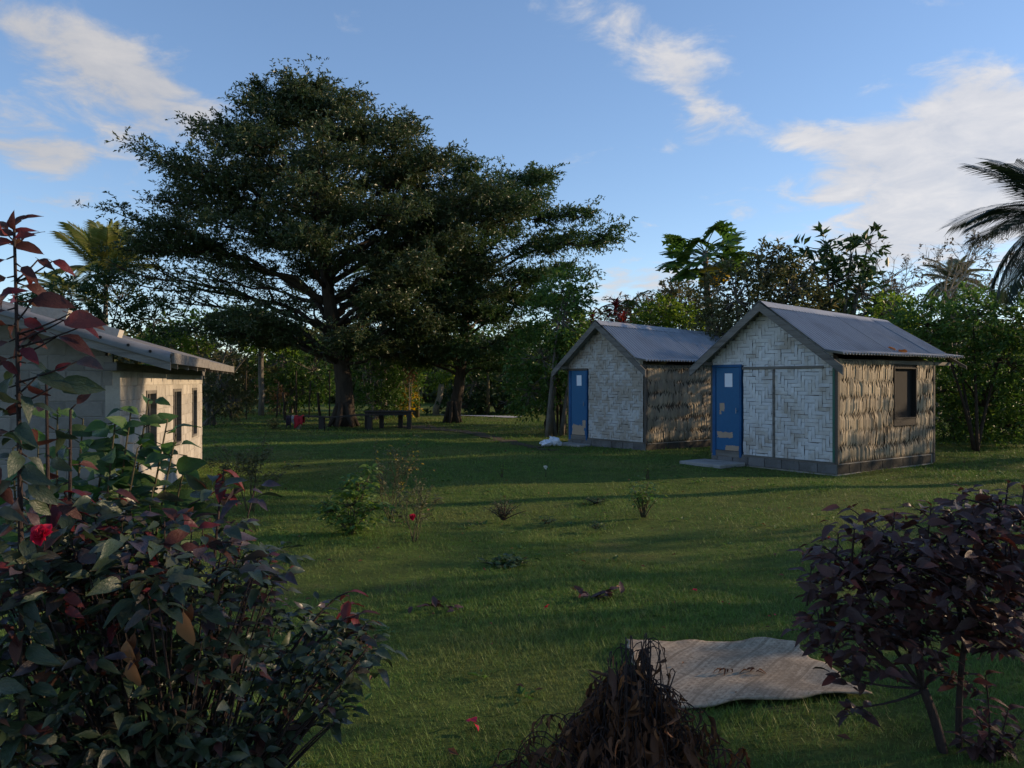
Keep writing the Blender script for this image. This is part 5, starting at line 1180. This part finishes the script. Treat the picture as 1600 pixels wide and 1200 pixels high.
# --- heap of a dead drooping plant, lower middle
r = np.random.default_rng(71); bb = at(995, 3.25); PX = Plant('withered_plant', 'withered brown plant slumped in a heap before the mat', 'plant', bb, B_purple)
def zpx(py, d): return EYE + (CY - py) / F * d
for k in range(300):
    a_ = r.uniform(0, 6.283); core = k < 44
    if core: # the standing middle with drooped tips
        peak = np.array([bb.x + r.normal(.01, .065), bb.y + r.normal(0, .05), r.uniform(.48, .73)]); reach = r.uniform(.06, .22); fall = r.uniform(.14, .42)
    else: # slumped mass around it
        rad = abs(r.normal(0, .28)); peak = np.array([bb.x - .02 + rad * math.cos(a_) * .80, bb.y + .05 + rad * math.sin(a_) * .6, max(.13, .54 - .58 * rad) * r.uniform(.6, 1.05)]); reach = r.uniform(.04, .20); fall = r.uniform(.1, .35)
    peak[2] = max(peak[2], .08); e = peak + np.array([math.cos(a_) * reach, math.sin(a_) * reach, -fall]); e[2] = max(e[2], .02)
    root_ = np.array([bb.x + r.normal(0, .08) + (peak[0] - bb.x) * .4, bb.y + r.normal(0, .06), 0]); PX.stem(bez(root_, (root_ + peak) / 2 + r.normal(0, .03, 3), peak, 6), .005, .0025, 4)
    pts = bez(peak, peak + (e - peak) * np.array([.8, .8, .0]) + [0, 0, .04], e, 8); PX.stem(pts, .0025, .0012, 4)
    for t in (3, 4, 5, 6, 7) if core else (1, 2, 3, 4, 5, 6, 7):
        if r.random() < (.45 if core else .8): p = pts[t]; PX.leaf(p, np.array([math.cos(a_) * .4, math.sin(a_) * .4, -1]) + r.normal(0, .45, 3), (math.cos(a_), math.sin(a_), .3) + r.normal(0, .6, 3), r.uniform(.03, .085) if r.random() < .88 else .13, f'dead{r.integers(0, 3)}', L_brown if r.random() < .95 else L_tan)
PX.done()

# ------------------------------------------------------------------ yard shrubs
def small_shrub(name, label, cat, px, py, H, spread, nst, per, size, shape, m, stem_m, seed, tips=None, bare=.3, vase=1.0):
    r = np.random.default_rng(seed); b = gp(px, py); P = Plant(name, label, cat, b, stem_m); bn = np.array(tuple(b))
    for k in range(nst):
        a_ = k * 2.4 + r.uniform(-.3, .3); rad = spread * math.sqrt((k + .5) / nst) * r.uniform(.8, 1.1); h = H * (1 - .55 * (rad / spread) ** 2 * vase) * r.uniform(.8, 1.05); e = bn + [rad * math.cos(a_), rad * math.sin(a_), h]
        pts = bez(bn + r.normal(0, .015, 3) * [1, 1, 0], bn * .6 + e * .4 + [0, 0, h * .15], e, 9); P.stem(pts, .007 * (1 + H), .0025, 4)
        for j in range(per):
            u = 1 - (1 - bare) * j / per; i = u * 8; i0 = min(int(i), 7); p = pts[i0] + (pts[i0 + 1] - pts[i0]) * (i - i0) + r.normal(0, .015, 3); an = j * 2.4 + k; dv = np.array([math.cos(an), math.sin(an), r.uniform(-.2, .6)])
            P.leaf(p + dv * .02, dv, (0, 0, 1) + r.normal(0, .4, 3), size * r.uniform(.7, 1.2), f'{shape}{r.integers(0, 3)}', tips if (tips and j < 3) else m)
    P.done(limit=60 if nst * per > 60 else 300); return b
def twiggy(name, label, px, py, H, spread, nst, size, m, stem_m, seed, tips=None, leaves=5, thick=.006):
    """straggly shrub: forked thin stems, few small leaves towards the ends"""
    r = np.random.default_rng(seed); b = gp(px, py); bn = np.array(tuple(b)); P = Plant(name, label, 'shrub', b, stem_m)
    def grow(p, d, L, rad, lev):
        e = p + d * L; mid = (p + e) / 2 + r.normal(0, L * .08, 3); pts = bez(p, mid, e, 5); P.stem(pts, rad, rad * .6, 4)
        if lev <= 1:
            for j in range(leaves):
                q_ = pts[0] + (pts[-1] - pts[0]) * r.uniform(.25, 1.05); a_ = r.uniform(0, 6.28); P.leaf(q_, (math.cos(a_), math.sin(a_), r.uniform(-.3, .5)), np.array([0, -.3, 1.0]) + r.normal(0, .5, 3), size * r.uniform(.6, 1.2), f'oval{r.integers(0, 4)}', tips if (tips and lev == 0 and r.random() < .16) else m)
        if lev: 
            for _ in range(2 + (r.random() < .5)): grow(p + d * L * r.uniform(.6, 1), unit(d + r.normal(0, .42, 3) + [0, 0, .10]), L * r.uniform(.5, .8), rad * .65, lev - 1)
    for k in range(nst):
        a_ = k * 2.4 + r.uniform(-.4, .4); t = spread / H * r.uniform(.25, .95); grow(bn + r.normal(0, .03, 3) * [1, 1, 0], unit(np.array([math.cos(a_) * t, math.sin(a_) * t, 1.0])), H * r.uniform(.32, .48), thick, 3)
    return P.done(limit=70)
r = np.random.default_rng(501); gb = gp(548, 838); PG = Plant('green_shrub', 'bright leafy green shrub in mid lawn beside the straggly roses', 'shrub', gb, B_stem); gbn = np.array(tuple(gb))
for (px, py, rx, rz_, n) in ((548, 790, 40, 26, 46), (520, 800, 24, 16, 20), (582, 795, 26, 22, 26), (560, 760, 24, 22, 24), (578, 738, 12, 12, 10), (540, 765, 18, 18, 14), (548, 815, 34, 14, 22), (505, 790, 10, 8, 6)):
    k = 8.9 / F; c = np.array(wp(px, py, 8.9)); PG.stem(bez(gbn, gbn * .5 + c * .5 + [0, 0, .05], c, 6), .010, .004); lump(PG, r, c, (rx * k, rx * k * .8, rz_ * k), n, .072, 'oval', lambda p, r: L_bright if r.random() < .35 else L_green, 5, c)
PG.done(limit=80)
rs = twiggy('rose_shrub', 'thin rose shrub with one red bloom right of the green shrub', 647, 848, .72, .42, 6, .036, L_olive, B_stem, 502)
rose(rs, wp(644, 809, 8.35), .06, label='small red bloom')
twiggy('leggy_rose', 'tall straggly rose with yellowing tips behind the green shrub', 612, 812, 1.05, .60, 8, .045, L_olive, B_stem, 503, tips=L_yellow, leaves=3)
twiggy('wispy_shrub', 'wispy grey-green shrub near the block building corner', 391, 803, 1.0, .42, 9, .044, L_olive, B_stem, 504, leaves=7)
small_shrub('citrus_sapling', 'small round green sapling on the lawn in front of the huts', 'sapling', 1005, 808, .52, .26, 15, 12, .07, 'oval', L_green, B_stem, 505, bare=.45)
small_shrub('lawn_seedling', 'slim upright seedling on the sunlit lawn left of the bag', 'seedling', 784, 748, .36, .10, 5, 7, .06, 'oval', L_bright, B_stem, 506, bare=.55)
small_shrub('lawn_seedling', 'slim tall seedling just behind the round green sapling', 'seedling', 1011, 750, .32, .07, 4, 6, .05, 'oval', L_bright, B_stem, 507, bare=.5)
small_shrub('dry_weed', 'dark dried weed clump in the middle of the lawn', 'weed', 786, 812, .30, .28, 22, 9, .05, 'narrow', L_olive, B_purple, 508, bare=.2)
small_shrub('dry_weed', 'flat dark weed patch on the lawn left of the sapling', 'weed', 932, 787, .10, .24, 16, 8, .05, 'narrow', L_dark, B_purple, 509, bare=.2)
small_shrub('broad_weed', 'grey-green broad-leaved weed patch low in mid lawn', 'weed', 795, 885, .10, .26, 18, 7, .07, 'oval', L_dark, B_stem, 510, bare=.1)
small_shrub('small_weed', 'small dark weed tuft between sapling and weed patch', 'weed', 932, 826, .08, .12, 10, 6, .05, 'narrow', L_dark, B_stem, 511, bare=.1)
small_shrub('small_weed', 'small weed tuft on the lawn right of the dried clump', 'weed', 855, 818, .08, .12, 10, 6, .05, 'narrow', L_dark, B_stem, 512, bare=.1)
small_shrub('bed_plant', 'low grey plant on the shaded grass beside the clothes', 'plant', 428, 672, .5, .45, 14, 10, .10, 'oval', L_olive, B_stem, 513, bare=.2)
wf = empty('white_flower', at(852, 14.3)); tag(wf, 'single white flower on a thin stalk over the shaded lawn', 'flower')
mb = MB(); mb.tube(bez((0, 0, -.02), (.02, 0, .1), (0, 0, zpx(733, 14.3)), 6), np.linspace(.008, .004, 6), 5); mb.build('stalk', B_stem, wf, True)
rose(wf, wp(852, 731, 14.3), .06, L_white)

# ------------------------------------------------------------------ leaf litter
def litter(name, label, px, py, n, size, m, seed, spread, cat='leaves', group=None, kind='dead'):
    r = np.random.default_rng(seed); b = gp(px, py); root = empty(name, b); tag(root, label, cat, group)
    for k in range(n):
        sh = f'{kind}{r.integers(0, 3)}'; v, q = SHAPES[sh]; key = 'lit_' + sh + m.name
        if key not in bpy.data.meshes: me = mesh_np(key, v, q, True); me.materials.append(m)
        o = link('leaf', bpy.data.meshes[key], root); x, y = r.normal(0, spread), r.normal(0, spread * .6); o.location = (x, y, ground_h(b.x + x, b.y + y) + .035 + .02 * r.random()); o.rotation_euler = (r.normal(0, .5), r.normal(0, .5), r.uniform(0, 6.28)); o.scale = (size * r.uniform(.7, 1.2),) * 3
litter('leaf_litter', 'dark heap of fallen leaves on the lawn beyond the mat', 940, 940, 13, .12, L_purple, 1, .07, kind='oval')
litter('leaf_litter', 'second dark scrap of leaves just left of the heap', 905, 937, 5, .10, L_purple, 2, .04, kind='oval')
litter('leaf_litter', 'brown leaf scraps on the lawn in front of the sprawling bush', 690, 957, 12, .10, L_purple, 3, .09, kind='oval')
for i, (px, py, s_, lab) in enumerate([(738, 1147, .055, 'large red petal heap lying on the near lawn'), (452, 1140, .05, 'pink petal on the grass beside the sprawling bush'), (857, 962, .035, 'red petals on the lawn below the leaf heap'), (1086, 930, .03, 'red petal on the open lawn above the mat'), (1136, 956, .03, 'red petal on the lawn just above the mat edge'), (1203, 978, .03, 'pink petal close to the purple shrub'), (418, 1102, .035, 'small red petal among the grass left of the big one')]):
    litter('fallen_petal', lab, px, py, 3 if i == 0 else 2, s_, L_petal, 20 + i, .015, 'petal', 'fallen petals', 'broad')
for i, (dx_, dy_) in enumerate(((1180, 1053), (1135, 1052))):
    b = gp(dx_, dy_ + 18); root = empty('mat_debris', b); tag(root, ['dark twiggy scrap lying on the mat, right one', 'dark twiggy scrap lying on the mat, left one'][i], 'debris', 'scraps on the mat'); r = np.random.default_rng(i + 70)
    for k in range(6):
        v, q = SHAPES['dead0']; key = 'lit_dead0' + L_brown.name
        if key not in bpy.data.meshes: me = mesh_np(key, v, q, True); me.materials.append(L_brown)
        o = link('scrap', bpy.data.meshes[key], root); o.location = (r.normal(0, .03), r.normal(0, .018), .085); o.rotation_euler = (r.normal(0, .3), r.normal(0, .3), r.uniform(0, 6.28)); o.scale = (.05,) * 3
for i, (lx, ly) in enumerate(((2.35, .10), (2.55, .02))):
    root = empty('roof_leaf', hutw((lx, ly, 0))); root.location.z = 2.05 + (ly + .3) * .717 + .05; tag(root, ['upper dry orange leaf lying on the near hut roof', 'lower dry orange leaf lying on the near hut roof'][i], 'leaf', 'dry leaves on the roof')
    v, q = SHAPES['broad0']; me = mesh_np('leaf', v, q, True); me.materials.append(L_tan); o = link('blade', me, root); o.scale = (.26,) * 3; o.rotation_euler = (.5, .1, 1.2 + i)
